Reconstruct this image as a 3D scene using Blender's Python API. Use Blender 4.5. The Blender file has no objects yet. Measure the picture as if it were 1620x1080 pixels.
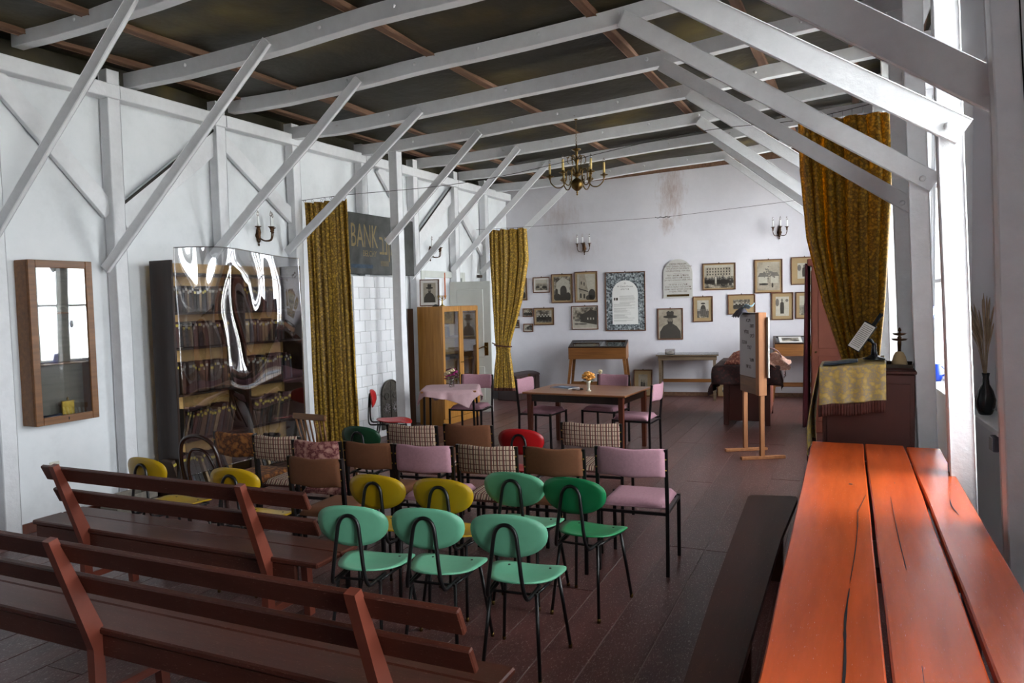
import bpy, math, random
from mathutils import Vector, Matrix, noise
R = math.radians
rnd = random.Random(7)
sc = bpy.context.scene
COL = sc.collection

# ------------------------------------------------------------------ camera
cam = bpy.data.objects.new('camera', bpy.data.cameras.new('camera'))
COL.objects.link(cam)
cam.data.lens = 26.667; cam.data.sensor_width = 36; cam.data.clip_start = .02; cam.data.clip_end = 300
cam.matrix_world = Matrix(((.9076, -.0009, .4198, 0), (.4192, .0584, -.9060, 0), (-.0235, .9983, .0533, 1.8), (0, 0, 0, 1)))
sc.camera = cam

# ------------------------------------------------------------------ world, exposure
sc.view_settings.view_transform = 'Standard'; sc.view_settings.look = 'None'
sc.view_settings.gamma = 1; sc.view_settings.use_curve_mapping = False
sc.view_settings.exposure = 0.35
WORLD_STRENGTH = 20
w = bpy.data.worlds.new('overcast_sky'); sc.world = w; w.use_nodes = True
nt = w.node_tree; nt.nodes.clear()
wo = nt.nodes.new('ShaderNodeOutputWorld'); bg = nt.nodes.new('ShaderNodeBackground')
gr = nt.nodes.new('ShaderNodeTexGradient'); mp = nt.nodes.new('ShaderNodeMapping'); tcw = nt.nodes.new('ShaderNodeTexCoord')
rp = nt.nodes.new('ShaderNodeValToRGB')
mp.inputs['Rotation'].default_value = (0, R(90), 0)
nt.links.new(tcw.outputs['Generated'], mp.inputs['Vector']); nt.links.new(mp.outputs[0], gr.inputs[0]); nt.links.new(gr.outputs['Fac'], rp.inputs[0])
rp.color_ramp.elements[0].position = 0; rp.color_ramp.elements[0].color = (.89, .95, 1, 1)
rp.color_ramp.elements[1].position = 1; rp.color_ramp.elements[1].color = (.97, .985, 1, 1)
nt.links.new(rp.outputs[0], bg.inputs['Color']); bg.inputs['Strength'].default_value = WORLD_STRENGTH
nt.links.new(bg.outputs[0], wo.inputs['Surface'])

XW = lambda y: 1.2 - .07 * y            # inner face of the window wall
WIN = [(-2.0, -.9, .9, 3.4), (.5, 2.0, .9, 3.75), (3.82, 5.2, .9, 3.9), (7.35, 9.35, .9, 3.95), (11.1, 13.5, .9, 3.75)]
NICHE = (5.62, 6.6, .9, 3.4)   # y0,y1,z0,z1
REAR = []
WANG = math.atan(.07)

def portal(loc, rot, sx, sy):
    l = bpy.data.lights.new('sky_portal', 'AREA'); l.shape = 'RECTANGLE'; l.size = sx; l.size_y = sy; l.cycles.is_portal = True
    o = bpy.data.objects.new('sky_portal', l); COL.objects.link(o); o.location = loc; o.rotation_euler = rot
for (a, b, z0, z1) in WIN:
    ym = (a + b) / 2
    portal((XW(ym) + .24, ym, (z0 + z1) / 2), (R(90), 0, R(90) + WANG), b - a, z1 - z0)
for (a, b, z0, z1) in REAR:
    portal(((a + b) / 2, -3.3, (z0 + z1) / 2), (R(90), 0, 0), b - a, z1 - z0)

# ------------------------------------------------------------------ colours and materials
def c(h, k=1.0):
    h = h.lstrip('#'); o = []
    for i in (0, 2, 4):
        v = int(h[i:i + 2], 16) / 255
        o.append(min(1, k * (v / 12.92 if v <= .04045 else ((v + .055) / 1.055) ** 2.4)))
    return (*o, 1)
MATS = {}
def nodes(name):
    m = bpy.data.materials.new(name); m.use_nodes = True; n = m.node_tree
    return m, n, n.nodes['Principled BSDF']
def link(n, a, b): n.links.new(a, b)
def coords(n, scale=(1, 1, 1), kind='Object', rot=(0, 0, 0)):
    t = n.nodes.new('ShaderNodeTexCoord'); mpp = n.nodes.new('ShaderNodeMapping')
    mpp.inputs['Scale'].default_value = scale; mpp.inputs['Rotation'].default_value = rot
    link(n, t.outputs[kind], mpp.inputs[0])
    oi = n.nodes.new('ShaderNodeObjectInfo'); ad = n.nodes.new('ShaderNodeVectorMath'); ad.operation = 'ADD'
    mu = n.nodes.new('ShaderNodeMath'); mu.operation = 'MULTIPLY'; mu.inputs[1].default_value = 40
    link(n, oi.outputs['Random'], mu.inputs[0]); link(n, mpp.outputs[0], ad.inputs[0]); link(n, mu.outputs[0], ad.inputs[1])
    return ad.outputs[0]
def noise_tex(n, vec, scale, detail=4, rough=.6):
    t = n.nodes.new('ShaderNodeTexNoise'); t.inputs['Scale'].default_value = scale; t.inputs['Detail'].default_value = detail; t.inputs['Roughness'].default_value = rough
    link(n, vec, t.inputs['Vector']); return t
def ramp(n, fac, stops):
    r = n.nodes.new('ShaderNodeValToRGB'); link(n, fac, r.inputs[0])
    e = r.color_ramp.elements
    while len(e) < len(stops): e.new(.5)
    for i, (p, col) in enumerate(stops): e[i].position = p; e[i].color = col
    return r.outputs[0]
def mix(n, fac, a, b, mode='MIX'):
    m = n.nodes.new('ShaderNodeMix'); m.data_type = 'RGBA'; m.blend_type = mode
    for s, v in ((m.inputs[0], fac), (m.inputs[6], a), (m.inputs[7], b)):
        if hasattr(v, 'links'): link(n, v, s)
        else: s.default_value = v
    return m.outputs[2]
def bump(n, bs, h, strength, dist=.002):
    b = n.nodes.new('ShaderNodeBump'); b.inputs['Strength'].default_value = strength; b.inputs['Distance'].default_value = dist
    link(n, h, b.inputs['Height']); link(n, b.outputs[0], bs.inputs['Normal'])
def plain(name, col, rough=.5, metal=0, var=.12, vs=6, stretch=(1, 1, 1), bmp=0, bscale=60, bdist=.002, wear=None, wearamt=.62, coat=0, spec=.5, ov=0):
    if name in MATS: return MATS[name]
    m, n, bs = nodes(name)
    bs.inputs['Roughness'].default_value = rough; bs.inputs['Metallic'].default_value = metal
    bs.inputs['Coat Weight'].default_value = coat; bs.inputs['Specular IOR Level'].default_value = spec
    vec = coords(n, stretch)
    t = noise_tex(n, vec, vs)
    lo = tuple(x * (1 - var) for x in col[:3]) + (1,); hi = tuple(min(1, x * (1 + var)) for x in col[:3]) + (1,)
    out = ramp(n, t.outputs['Fac'], [(.3, lo), (.7, hi)])
    if ov:                                   # whole-object tint differences between pieces
        oi = n.nodes.new('ShaderNodeObjectInfo')
        g = ramp(n, oi.outputs['Random'], [(0, (1 - ov,) * 3 + (1,)), (1, (1 + ov * .6,) * 3 + (1,))])
        out = mix(n, 1.0, out, g, 'MULTIPLY')
    if wear:
        t2 = noise_tex(n, coords(n, tuple(s * 1.0 for s in stretch)), 38, 8, .75)
        f = ramp(n, t2.outputs['Fac'], [(wearamt, (0, 0, 0, 1)), (wearamt + .03, (1, 1, 1, 1))])
        out = mix(n, f, out, wear)
    link(n, out, bs.inputs['Base Color'])
    if bmp:
        t3 = noise_tex(n, coords(n, stretch), bscale, 5)
        bump(n, bs, t3.outputs['Fac'], bmp, bdist)
    MATS[name] = m; return m
def wood(name, c1, c2, rough=.4, axis=0, scale=6, bmp=.15, coat=0, ov=.1):
    if name in MATS: return MATS[name]
    m, n, bs = nodes(name); bs.inputs['Roughness'].default_value = rough; bs.inputs['Coat Weight'].default_value = coat
    st = [14, 14, 14]; st[axis] = 1
    t = noise_tex(n, coords(n, tuple(st)), scale * .35, 6, .65)
    out = ramp(n, t.outputs['Fac'], [(.3, c1), (.7, c2)])
    oi = n.nodes.new('ShaderNodeObjectInfo')
    out = mix(n, 1.0, out, ramp(n, oi.outputs['Random'], [(0, (1 - ov,) * 3 + (1,)), (1, (1 + ov * .5,) * 3 + (1,))]), 'MULTIPLY')
    link(n, out, bs.inputs['Base Color'])
    if bmp: bump(n, bs, t.outputs['Fac'], bmp, .002)
    MATS[name] = m; return m

m_wall = plain('white_plaster', c('dcdde2'), .85, var=.035, vs=1.3, bmp=.5, bscale=14, bdist=.006)
def left_wall_mat():
    m, n, bs = nodes('white_plaster_over_boards'); bs.inputs['Roughness'].default_value = .8
    v = coords(n, (1, 2.2, .25)); t = noise_tex(n, v, 1.0, 2, .4)
    t2 = noise_tex(n, coords(n), 1.6, 5, .7)
    out = ramp(n, t2.outputs['Fac'], [(.25, c('cfd2d4')), (.5, c('dfe2e4')), (.75, c('e6e8ea'))])
    link(n, out, bs.inputs['Base Color'])
    bump(n, bs, t.outputs['Fac'], .45, .03); return m
m_wall_l = left_wall_mat()
def back_wall_mat():
    m, n, bs = nodes('white_plaster_with_damp_stains'); bs.inputs['Roughness'].default_value = .85
    t2 = noise_tex(n, coords(n), 1.1, 5, .7)
    out = ramp(n, t2.outputs['Fac'], [(.3, c('c6c4ca')), (.7, c('d3d1d6'))])
    tc = n.nodes.new('ShaderNodeTexCoord')
    def spot(u, z, su, sz, amt):
        nonlocal out
        mpp = n.nodes.new('ShaderNodeMapping'); mpp.inputs['Location'].default_value = (-u / su, 0, -z / sz); mpp.inputs['Scale'].default_value = (1 / su, .01, 1 / sz)
        link(n, tc.outputs['Object'], mpp.inputs[0])
        ln = n.nodes.new('ShaderNodeVectorMath'); ln.operation = 'LENGTH'; link(n, mpp.outputs[0], ln.inputs[0])
        nn = n.nodes.new('ShaderNodeTexNoise'); nn.inputs['Scale'].default_value = 7; nn.inputs['Detail'].default_value = 7; nn.inputs['Roughness'].default_value = .75
        mp2 = n.nodes.new('ShaderNodeMapping'); mp2.inputs['Scale'].default_value = (2, 1, .6); link(n, tc.outputs['Object'], mp2.inputs[0]); link(n, mp2.outputs[0], nn.inputs['Vector'])
        a = n.nodes.new('ShaderNodeMath'); a.operation = 'MULTIPLY_ADD'; link(n, nn.outputs['Fac'], a.inputs[0]); a.inputs[1].default_value = -2.6; a.inputs[2].default_value = 2.2
        s = n.nodes.new('ShaderNodeMath'); s.operation = 'SUBTRACT'; s.use_clamp = True; link(n, a.outputs[0], s.inputs[0]); link(n, ln.outputs['Value'], s.inputs[1])
        k = n.nodes.new('ShaderNodeMath'); k.operation = 'MULTIPLY'; k.inputs[1].default_value = amt; link(n, s.outputs[0], k.inputs[0])
        out = mix(n, k.outputs[0], out, c('8d6a55'))
    spot(3.1, 3.70, .30, .75, .6); spot(3.0, 3.1, .16, .22, .5); spot(1.05, 3.35, .5, .35, .35); spot(1.3, 2.75, .5, .3, .25)
    link(n, out, bs.inputs['Base Color'])
    t = noise_tex(n, coords(n), 9, 5); bump(n, bs, t.outputs['Fac'], .5, .006); return m
m_wall_b = back_wall_mat()
m_timber = plain('white_painted_timber', c('dedfe1'), .55, var=.05, vs=3, stretch=(3, 3, 3), bmp=.55, bscale=9, bdist=.006)
m_brown_timber = wood('brown_raw_timber', c('5f4230'), c('80604a'), .8, 1, 5)
def membrane_mat():
    m, n, bs = nodes('dark_olive_roof_felt'); bs.inputs['Roughness'].default_value = .6
    t = noise_tex(n, coords(n, (1, 1, 1)), .9, 3, .5)
    out = ramp(n, t.outputs['Fac'], [(.3, c('1c180b')), (.55, c('2c2610')), (.66, c('4c4014')), (.78, c('6e5d19'))])  # yellow ramp stops paint glints into the felt colour
    link(n, out, bs.inputs['Base Color'])
    t2 = noise_tex(n, coords(n), 2.2, 4); bump(n, bs, t2.outputs['Fac'], .8, .03); return m
m_felt = membrane_mat()
m_floor = plain('worn_oxblood_floor_paint', c('5d3632'), .36, var=.25, vs=2.2, stretch=(4, 1.2, 4), bmp=.3, bscale=7, bdist=.002, wear=c('a08c88'), wearamt=.57, ov=.22)
m_dark = plain('dark_gap', c('14100e'), .9, var=.1)
m_bench = plain('chestnut_gloss_paint', c('4e261b'), .38, var=.2, spec=.35, vs=2.5, stretch=(1, 6, 6), bmp=.25, bscale=6, bdist=.002, wear=c('8f6a5c'), wearamt=.61)
m_bench_end = plain('lighter_brown_paint', c('71382a'), .35, var=.12)  # lighter brown than the bench paint, for uprights, legs and stretchers
m_orange = plain('orange_red_gloss_paint', c('c9531f'), .25, var=.2, vs=1.6, stretch=(7, .8, 7), bmp=.3, bscale=9, bdist=.002, wear=c('e2b09c'), wearamt=.635)
m_darkbench = plain('dark_brown_gloss_paint', c('45241a'), .42, var=.2, vs=2, stretch=(7, .8, 7), bmp=.35, bscale=5, bdist=.002, wear=c('8d6557'), wearamt=.63, spec=.12)
m_black = plain('black_lacquered_steel', c('100f10'), .32, var=.1, wear=c('6d5d4c'), wearamt=.76)
m_brass = plain('aged_brass', c('6b5530'), .38, 1, var=.25, vs=12)
m_bronze = plain('dark_bronze', c('4a3320'), .42, .9, var=.3, vs=20)
m_gilt = plain('bright_brass', c('c0a04a'), .3, 1, var=.2, vs=30)
m_candle = plain('cream_candle_sleeve', c('c9ad68'), .55, var=.05)
m_wcandle = plain('white_candle_sleeve', c('e5e6e4'), .5, var=.03)
m_tip = plain('brass_foot', c('a08250'), .5, var=.1)
m_iron = plain('wire_iron', c('2a2522'), .5, .6, var=.1)
m_oak = wood('golden_oak_veneer', c('8f5f22'), c('b47f38'), .35, 2, 5)
m_oak_d = wood('mid_oak', c('653e1a'), c('8a5a2c'), .4, 0, 5)
m_walnut = wood('dark_walnut_veneer', c('21140e'), c('33221a'), .3, 2, 5)
m_shelfback = wood('pale_ply_back', c('b08848'), c('cba566'), .6, 0, 5)
m_teak = wood('teak_veneer', c('80502f'), c('9c6a44'), .3, 0, 4)
m_mahog = wood('mahogany_leg', c('4d2316'), c('68341f'), .35, 2, 5)
m_easel = wood('raw_pine', c('96603a'), c('b67a4c'), .6, 2, 5)
m_grey = wood('grey_weathered_wood', c('6a645c'), c('8a8378'), .8, 0, 5)
m_umber = wood('grey_brown_wood', c('5a4a3a'), c('7a6852'), .5, 0, 5)
m_chest = plain('dark_painted_chest', c('35211f'), .5, var=.3, vs=8, bmp=.3)
m_door = plain('grey_white_door_paint', c('c3c6c0'), .5, var=.05)
m_glass_dark = None
def glass(name, tint=(1, 1, 1, 1), base=.06, film=False):
    m = bpy.data.materials.new(name); m.use_nodes = True; n = m.node_tree; n.nodes.clear()
    o = n.nodes.new('ShaderNodeOutputMaterial'); mx = n.nodes.new('ShaderNodeMixShader'); t = n.nodes.new('ShaderNodeBsdfTransparent'); g = n.nodes.new('ShaderNodeBsdfGlossy')
    t.inputs['Color'].default_value = tint; g.inputs['Roughness'].default_value = .02
    lw = n.nodes.new('ShaderNodeLayerWeight'); lw.inputs['Blend'].default_value = .35
    r = n.nodes.new('ShaderNodeMapRange'); r.inputs['To Min'].default_value = base; r.inputs['To Max'].default_value = .75
    link(n, lw.outputs['Fresnel'], r.inputs[0]); link(n, r.outputs[0], mx.inputs[0]); link(n, t.outputs[0], mx.inputs[1]); link(n, g.outputs[0], mx.inputs[2]); link(n, mx.outputs[0], o.inputs[0])
    return m
m_glass = glass('window_glass'); m_cabglass = glass('cabinet_glass', (.9, .92, .92, 1), .07); m_film = glass('clear_plastic_film', (.97, .97, .97, 1), .05)
def damask(name, base, dark, light, rough=.5, scale=26, sheen=0, trans=0):
    m, n, bs = nodes(name); bs.inputs['Roughness'].default_value = rough
    v = coords(n); t = n.nodes.new('ShaderNodeTexVoronoi'); t.feature = 'SMOOTH_F1'; t.inputs['Scale'].default_value = scale; link(n, v, t.inputs['Vector'])
    t2 = noise_tex(n, v, scale * 2.4, 3, .6)
    mu = n.nodes.new('ShaderNodeMath'); mu.operation = 'MULTIPLY'; link(n, t.outputs['Distance'], mu.inputs[0]); link(n, t2.outputs['Fac'], mu.inputs[1])
    out = ramp(n, mu.outputs[0], [(.08, light), (.17, base), (.24, dark), (.34, base)])
    link(n, out, bs.inputs['Base Color']); bs.inputs['Sheen Weight'].default_value = sheen
    bump(n, bs, mu.outputs[0], .2, .002)
    if trans:
        o = n.nodes['Material Output']; mx = n.nodes.new('ShaderNodeMixShader'); tr = n.nodes.new('ShaderNodeBsdfTranslucent')
        link(n, out, tr.inputs['Color']); mx.inputs[0].default_value = trans
        link(n, bs.outputs[0], mx.inputs[1]); link(n, tr.outputs[0], mx.inputs[2]); link(n, mx.outputs[0], o.inputs['Surface'])
    return m
m_curtain = damask('gold_damask', c('c0962e'), c('755818'), c('e0b440'), .5, 34, 0, .12); m_curtain_r = damask('gold_damask_thin', c('b88c24'), c('7a5c18'), c('d8a830'), .5, 34, 0, .45)
m_goldcloth = damask('pale_gold_brocade', c('b89c52'), c('948874'), c('c8ac62'), .42, 26)
m_redfloral = damask('red_floral_cloth', c('9c6a62'), c('5a1420'), c('b98d80'), .8, 22)
m_orfloral = damask('orange_floral_plush', c('7a461a'), c('3d2010'), c('94602a'), .85, 22)
m_velvet = plain('crimson_velvet', c('4a0b18'), .8, var=.3, vs=20)
m_dvelvet = damask('maroon_velvet_cloth', c('32110f'), c('1c0808'), c('4a1d17'), .75, 20)
m_rosegold = damask('rose_gold_lining', c('c49480'), c('a06a55'), c('d8b49c'), .5, 30)
m_rustcloth = damask('rust_brocade', c('8d4c3c'), c('56261d'), c('b88a70'), .6, 26)
m_fringe = plain('maroon_fringe', c('55281f'), .8, var=.35, vs=40, stretch=(6, 6, .3), bmp=.8, bscale=30, bdist=.006)
def fabric(name, col, bm_=.3): return plain(name, col, .9, var=.08, vs=60, bmp=bm_, bscale=400, bdist=.001)
m_pink = fabric('mauve_pink_wool', c('b18592')); m_brownf = fabric('brown_wool', c('6c4228')); m_lightpink = m_pink
def plaid_mat(ax2='Z'):
    m, n, bs = nodes('cream_and_maroon_plaid_' + ax2); bs.inputs['Roughness'].default_value = .9
    tc = n.nodes.new('ShaderNodeTexCoord'); sp = n.nodes.new('ShaderNodeSeparateXYZ'); link(n, tc.outputs['Object'], sp.inputs[0])
    def stripe(axis, period, off, width):
        a = n.nodes.new('ShaderNodeMath'); a.operation = 'MULTIPLY_ADD'; link(n, sp.outputs[axis], a.inputs[0]); a.inputs[1].default_value = 1 / period; a.inputs[2].default_value = off + 40
        f = n.nodes.new('ShaderNodeMath'); f.operation = 'FRACT'; link(n, a.outputs[0], f.inputs[0])
        l = n.nodes.new('ShaderNodeMath'); l.operation = 'LESS_THAN'; link(n, f.outputs[0], l.inputs[0]); l.inputs[1].default_value = width; return l.outputs[0]
    base = mix(n, stripe('X', .042, 0, .45), c('b59c86'), c('84584e'))
    base = mix(n, stripe('X', .021, .1, .22), base, c('2c1c1a'))
    base = mix(n, stripe('X', .042, .72, .12), base, c('d8c8b0'))
    base = mix(n, stripe(ax2, .034, .2, .16), base, c('5a322c'))
    link(n, base, bs.inputs['Base Color']); return m
m_plaid = plaid_mat(); m_plaid_seat = plaid_mat('Y')
def ply(name, h): return plain(name, c(h), .38, var=.07, vs=8, bmp=.1, wear=c('5c5a48'), wearamt=.77)
m_mint = ply('mint_green_paint', '6fb693'); m_mint2 = ply('soft_green_paint', '5ba17c'); m_emerald = ply('emerald_green_paint', '147a48'); m_dkgreen = ply('dark_green_paint', '0c3a22')
m_yellow = ply('mustard_yellow_paint', 'b28e0a'); m_red = ply('bright_red_paint', 'a50c12')
m_bent = plain('dark_bentwood', c('2c1814'), .25, var=.2)
m_tile = plain('white_glazed_tile', c('e3e4e6'), .3, var=.03, vs=3, bmp=.2, bscale=6, bdist=.003, ov=.05)
m_grout = plain('pale_grout', c('cccccc'), .9, var=.05)
m_castiron = plain('silvered_cast_iron', c('5a5650'), .4, .8, var=.3, vs=30, bmp=.3)
m_frame = wood('picture_frame_wood', c('4a2a14'), c('6b4020'), .4, 0, 6)
m_mat = plain('tan_mount_card', c('97805c'), .8, var=.05); m_matw = plain('white_mount_card', c('c9c4bd'), .8, var=.03)
m_paper = plain('white_paper', c('d9d8d4'), .7, var=.03); m_ink = plain('black_ink', c('3b362f'), .8, var=.1); m_midink = plain('grey_ink', c('66615a'), .8, var=.15, vs=30)
m_pale = plain('pale_photo_tone', c('a8a294'), .75, var=.1, vs=20); m_faceg = plain('portrait_skin_tone', c('71695d'), .75, var=.1)
def photo_mat(name, stops, scale, st=(1, 1, 1)):
    m, n, bs = nodes(name); bs.inputs['Roughness'].default_value = .45
    t = noise_tex(n, coords(n, st), scale, 7, .7)
    link(n, ramp(n, t.outputs['Fac'], stops), bs.inputs['Base Color']); return m
m_photo = photo_mat('sepia_photograph', [(.35, c('1d1a16')), (.47, c('5f584c')), (.56, c('9c9484')), (.7, c('bdb5a4'))], 9)
m_photo_l = photo_mat('faded_photograph', [(.3, c('6f675a')), (.5, c('958c7c')), (.75, c('a9a090'))], 6)
m_photo_b = photo_mat('blue_grey_photo_collage', [(.4, c('202327')), (.48, c('50585c')), (.54, c('8e9698')), (.66, c('c0c6c6'))], 34)
m_stone = plain('grey_marble_tablet', c('b6b4ae'), .35, var=.06)
m_letter = plain('brown_incised_letters', c('50392a'), .8, var=.1)
m_board = plain('black_painted_boards', c('3a3b39'), .6, var=.45, vs=7, bmp=.3, wear=c('7d7267'), wearamt=.70)
m_ochre = plain('faded_ochre_lettering', c('83724e'), .8, var=.3, vs=14)
m_whiteboard = plain('grey_white_board', c('9d9798'), .35, var=.05)
m_tcloth = plain('pale_pink_tablecloth', c('b8989c'), .85, var=.06, vs=20, bmp=.3, bscale=160)
m_pot = plain('dark_glazed_pot', c('1f2226'), .2, var=.2); m_clay = plain('bronze_brown', c('3a2c22'), .5, var=.2)
m_vase = plain('white_porcelain', c('ccc6b4'), .2, var=.06); m_clearv = glass('vase_glass', (.85, .82, .8, 1), .15)
m_rose = plain('apricot_petal', c('e3a04a'), .6, var=.2, vs=40); m_leaf = plain('leaf_green', c('4a5a2c'), .6, var=.3, vs=30)
m_drycream = plain('dried_cream_petal', c('c9bb98'), .8, var=.2, vs=40); m_magenta = plain('magenta_petal', c('8c1b60'), .7, var=.2, vs=40); m_dryplum = plain('dried_plum_petal', c('5d3a44'), .8, var=.3, vs=40)
m_pampas = plain('dry_grass', c('a5937a'), .9, var=.2, vs=20)
m_blue = plain('cobalt_blue', c('1b3fb0'), .2, var=.1); m_bluecl = plain('navy_cloth', c('16243c'), .8, var=.3); m_lblue = plain('pale_blue_cloth', c('9dbccb'), .8, var=.15); m_gcloth = plain('grey_cloth', c('53505a'), .8, var=.2)
m_leather = plain('navy_grey_leather', c('3a4350'), .5, var=.2); m_bakelite = plain('black_bakelite', c('121417'), .25, var=.1)
m_plasticw = plain('cream_plastic', c('cfccbf'), .4, var=.03)
m_salmon = plain('salmon_brown_wardrobe_paint', c('8a4b38'), .5, var=.1, vs=4)
m_maroonbox = plain('maroon_cabinet_paint', c('43201a'), .4, var=.15, vs=3)
m_orstrip = plain('orange_strip', c('c0633a'), .6, var=.2)
BOOKM = [plain('old_book_cloth_%s' % n_, c(h), .7, var=.25, vs=14) for n_, h in (('black', '2b2826'), ('brown', '4a382b'), ('slate', '3c3d44'), ('umber', '5f4836'), ('tan', '8a7558'), ('maroon', '452826'))]
m_label = plain('yellowed_label', c('c2b04a'), .8, var=.1); m_labelw = plain('white_label', c('b9b6ac'), .8, var=.1)

# ------------------------------------------------------------------ mesh helpers
class MB:
    def __init__(s): s.v = []; s.f = []; s.sm = []
    def add(s, vs, fs, smooth=False, mtx=None):
        o = len(s.v)
        if mtx is not None: vs = [mtx @ Vector(p) for p in vs]
        s.v += [tuple(p) for p in vs]; s.f += [tuple(i + o for i in f) for f in fs]; s.sm += [smooth] * len(fs); return s
    def box(s, lo, hi, b=.004, mtx=None):
        """chamfered box between two corners"""
        (x0, y0, z0), (x1, y1, z1) = lo, hi
        b = min(b, (x1 - x0) * .45, (y1 - y0) * .45, (z1 - z0) * .45)
        if b <= 0.0002:
            vs = [(x, y, z) for x in (x0, x1) for y in (y0, y1) for z in (z0, z1)]
            return s.add(vs, [(0, 1, 3, 2), (4, 6, 7, 5), (0, 4, 5, 1), (2, 3, 7, 6), (0, 2, 6, 4), (1, 5, 7, 3)], False, mtx)
        vs = []; idx = {}
        for i, x in enumerate((x0, x1)):
            for j, y in enumerate((y0, y1)):
                for k, z in enumerate((z0, z1)):
                    sx, sy, sz = (1, -1)[i], (1, -1)[j], (1, -1)[k]
                    idx[i, j, k] = len(vs)
                    vs += [(x, y + sy * b, z + sz * b), (x + sx * b, y, z + sz * b), (x + sx * b, y + sy * b, z)]
        I = lambda i, j, k, a: idx[i, j, k] + a
        fs = []
        def q(l, flip): fs.append(tuple(l if not flip else l[::-1]))
        for i in (0, 1): q([I(i, 0, 0, 0), I(i, 0, 1, 0), I(i, 1, 1, 0), I(i, 1, 0, 0)], i)
        for j in (0, 1): q([I(0, j, 0, 1), I(1, j, 0, 1), I(1, j, 1, 1), I(0, j, 1, 1)], j)
        for k in (0, 1): q([I(0, 0, k, 2), I(0, 1, k, 2), I(1, 1, k, 2), I(1, 0, k, 2)], k)
        for i in (0, 1):
            for j in (0, 1): q([I(i, j, 0, 0), I(i, j, 1, 0), I(i, j, 1, 1), I(i, j, 0, 1)], (i + j) % 2 == 0)
            for k in (0, 1): q([I(i, 0, k, 0), I(i, 1, k, 0), I(i, 1, k, 2), I(i, 0, k, 2)], (i + k) % 2 == 1)
        for j in (0, 1):
            for k in (0, 1): q([I(0, j, k, 1), I(1, j, k, 1), I(1, j, k, 2), I(0, j, k, 2)], (j + k) % 2 == 0)
        for i in (0, 1):
            for j in (0, 1):
                for k in (0, 1): q([I(i, j, k, 0), I(i, j, k, 1), I(i, j, k, 2)], (i + j + k) % 2 == 1)
        return s.add(vs, fs, False, mtx)
    def tube(s, pts, r, n=10, closed=False, caps=True, sq=False):
        pts = [Vector(p) for p in pts]; N = len(pts); rs = r if isinstance(r, (list, tuple)) else [r] * N
        if sq: n = 4
        prev = None; vs = []
        for i, p in enumerate(pts):
            if closed: t = (pts[(i + 1) % N] - pts[i - 1]).normalized()
            else: t = (pts[min(i + 1, N - 1)] - pts[max(i - 1, 0)]).normalized()
            if prev is None:
                a = Vector((0, 1, 0)) if abs(t.y) < .9 else Vector((1, 0, 0))
                u = (a - t * a.dot(t)).normalized()
            else: u = (prev - t * prev.dot(t)).normalized()
            prev = u; v = t.cross(u)
            for k in range(n):
                an = 2 * math.pi * (k + (.5 if sq else 0)) / n
                vs.append(p + (u * math.cos(an) + v * math.sin(an)) * rs[i] * (1.414 if sq else 1))
        fs = []
        for i in range(N if closed else N - 1):
            for k in range(n):
                a = i * n + k; b = i * n + (k + 1) % n; d = ((i + 1) % N) * n
                fs.append((a, b, d + (k + 1) % n, d + k))
        s.add(vs, fs, not sq)
        if caps and not closed:
            o = len(s.v) - len(vs)
            s.f.append(tuple(o + k for k in range(n))[::-1]); s.f.append(tuple(o + (N - 1) * n + k for k in range(n))); s.sm += [False, False]
        return s
    def lathe(s, prof, n=16, at=(0, 0, 0), mtx=None):
        vs = []; fs = []
        for (r, z) in prof:
            for k in range(n):
                a = 2 * math.pi * k / n; vs.append((at[0] + r * math.cos(a), at[1] + r * math.sin(a), at[2] + z))
        for i in range(len(prof) - 1):
            for k in range(n):
                fs.append((i * n + k, i * n + (k + 1) % n, (i + 1) * n + (k + 1) % n, (i + 1) * n + k))
        fs.append(tuple(range(n))[::-1]); fs.append(tuple((len(prof) - 1) * n + k for k in range(n)))
        return s.add(vs, fs, True, mtx)
    def ball(s, at, r, n=8, sz=1):
        return s.lathe([(max(.0004, r * math.sin(math.pi * i / (n // 2 + 1))), -r * sz * math.cos(math.pi * i / (n // 2 + 1))) for i in range(n // 2 + 2)], n, at)
    def prism(s, poly, y0, y1, mtx=None):
        """polygon in x,z (counter-clockwise seen from -y) extruded from y0 to y1"""
        n = len(poly); vs = [(x, y0, z) for x, z in poly] + [(x, y1, z) for x, z in poly]
        fs = [tuple(range(n)), tuple(range(2 * n - 1, n - 1, -1))] + [(i + n, (i + 1) % n + n, (i + 1) % n, i) for i in range(n)]
        return s.add(vs, fs, False, mtx)
    def sheet(s, fn, nu, nv, th=.004, smooth=True):
        """surface fn(u,v) -> point with real thickness"""
        P = [[Vector(fn(i / nu, j / nv)) for j in range(nv + 1)] for i in range(nu + 1)]
        vs = []; W_ = nv + 1
        Nn = []
        for i in range(nu + 1):
            for j in range(nv + 1):
                du = P[min(i + 1, nu)][j] - P[max(i - 1, 0)][j]; dv = P[i][min(j + 1, nv)] - P[i][max(j - 1, 0)]
                nn = du.cross(dv); Nn.append(nn.normalized() if nn.length > 1e-9 else Vector((0, 0, 1)))
        A = [P[i][j] for i in range(nu + 1) for j in range(nv + 1)]
        vs = A + [A[k] - Nn[k] * th for k in range(len(A))]; o = len(A); fs = []
        for i in range(nu):
            for j in range(nv):
                a, b, c_, d = i * W_ + j, (i + 1) * W_ + j, (i + 1) * W_ + j + 1, i * W_ + j + 1
                fs += [(a, b, c_, d), (o + d, o + c_, o + b, o + a)]
        for i in range(nu):
            a, b = i * W_, (i + 1) * W_; fs.append((a, o + a, o + b, b)); a, b = a + nv, b + nv; fs.append((b, o + b, o + a, a))
        for j in range(nv):
            fs.append((j + 1, o + j + 1, o + j, j)); a = nu * W_ + j; fs.append((a, o + a, o + a + 1, a + 1))
        return s.add(vs, fs, smooth)
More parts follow.
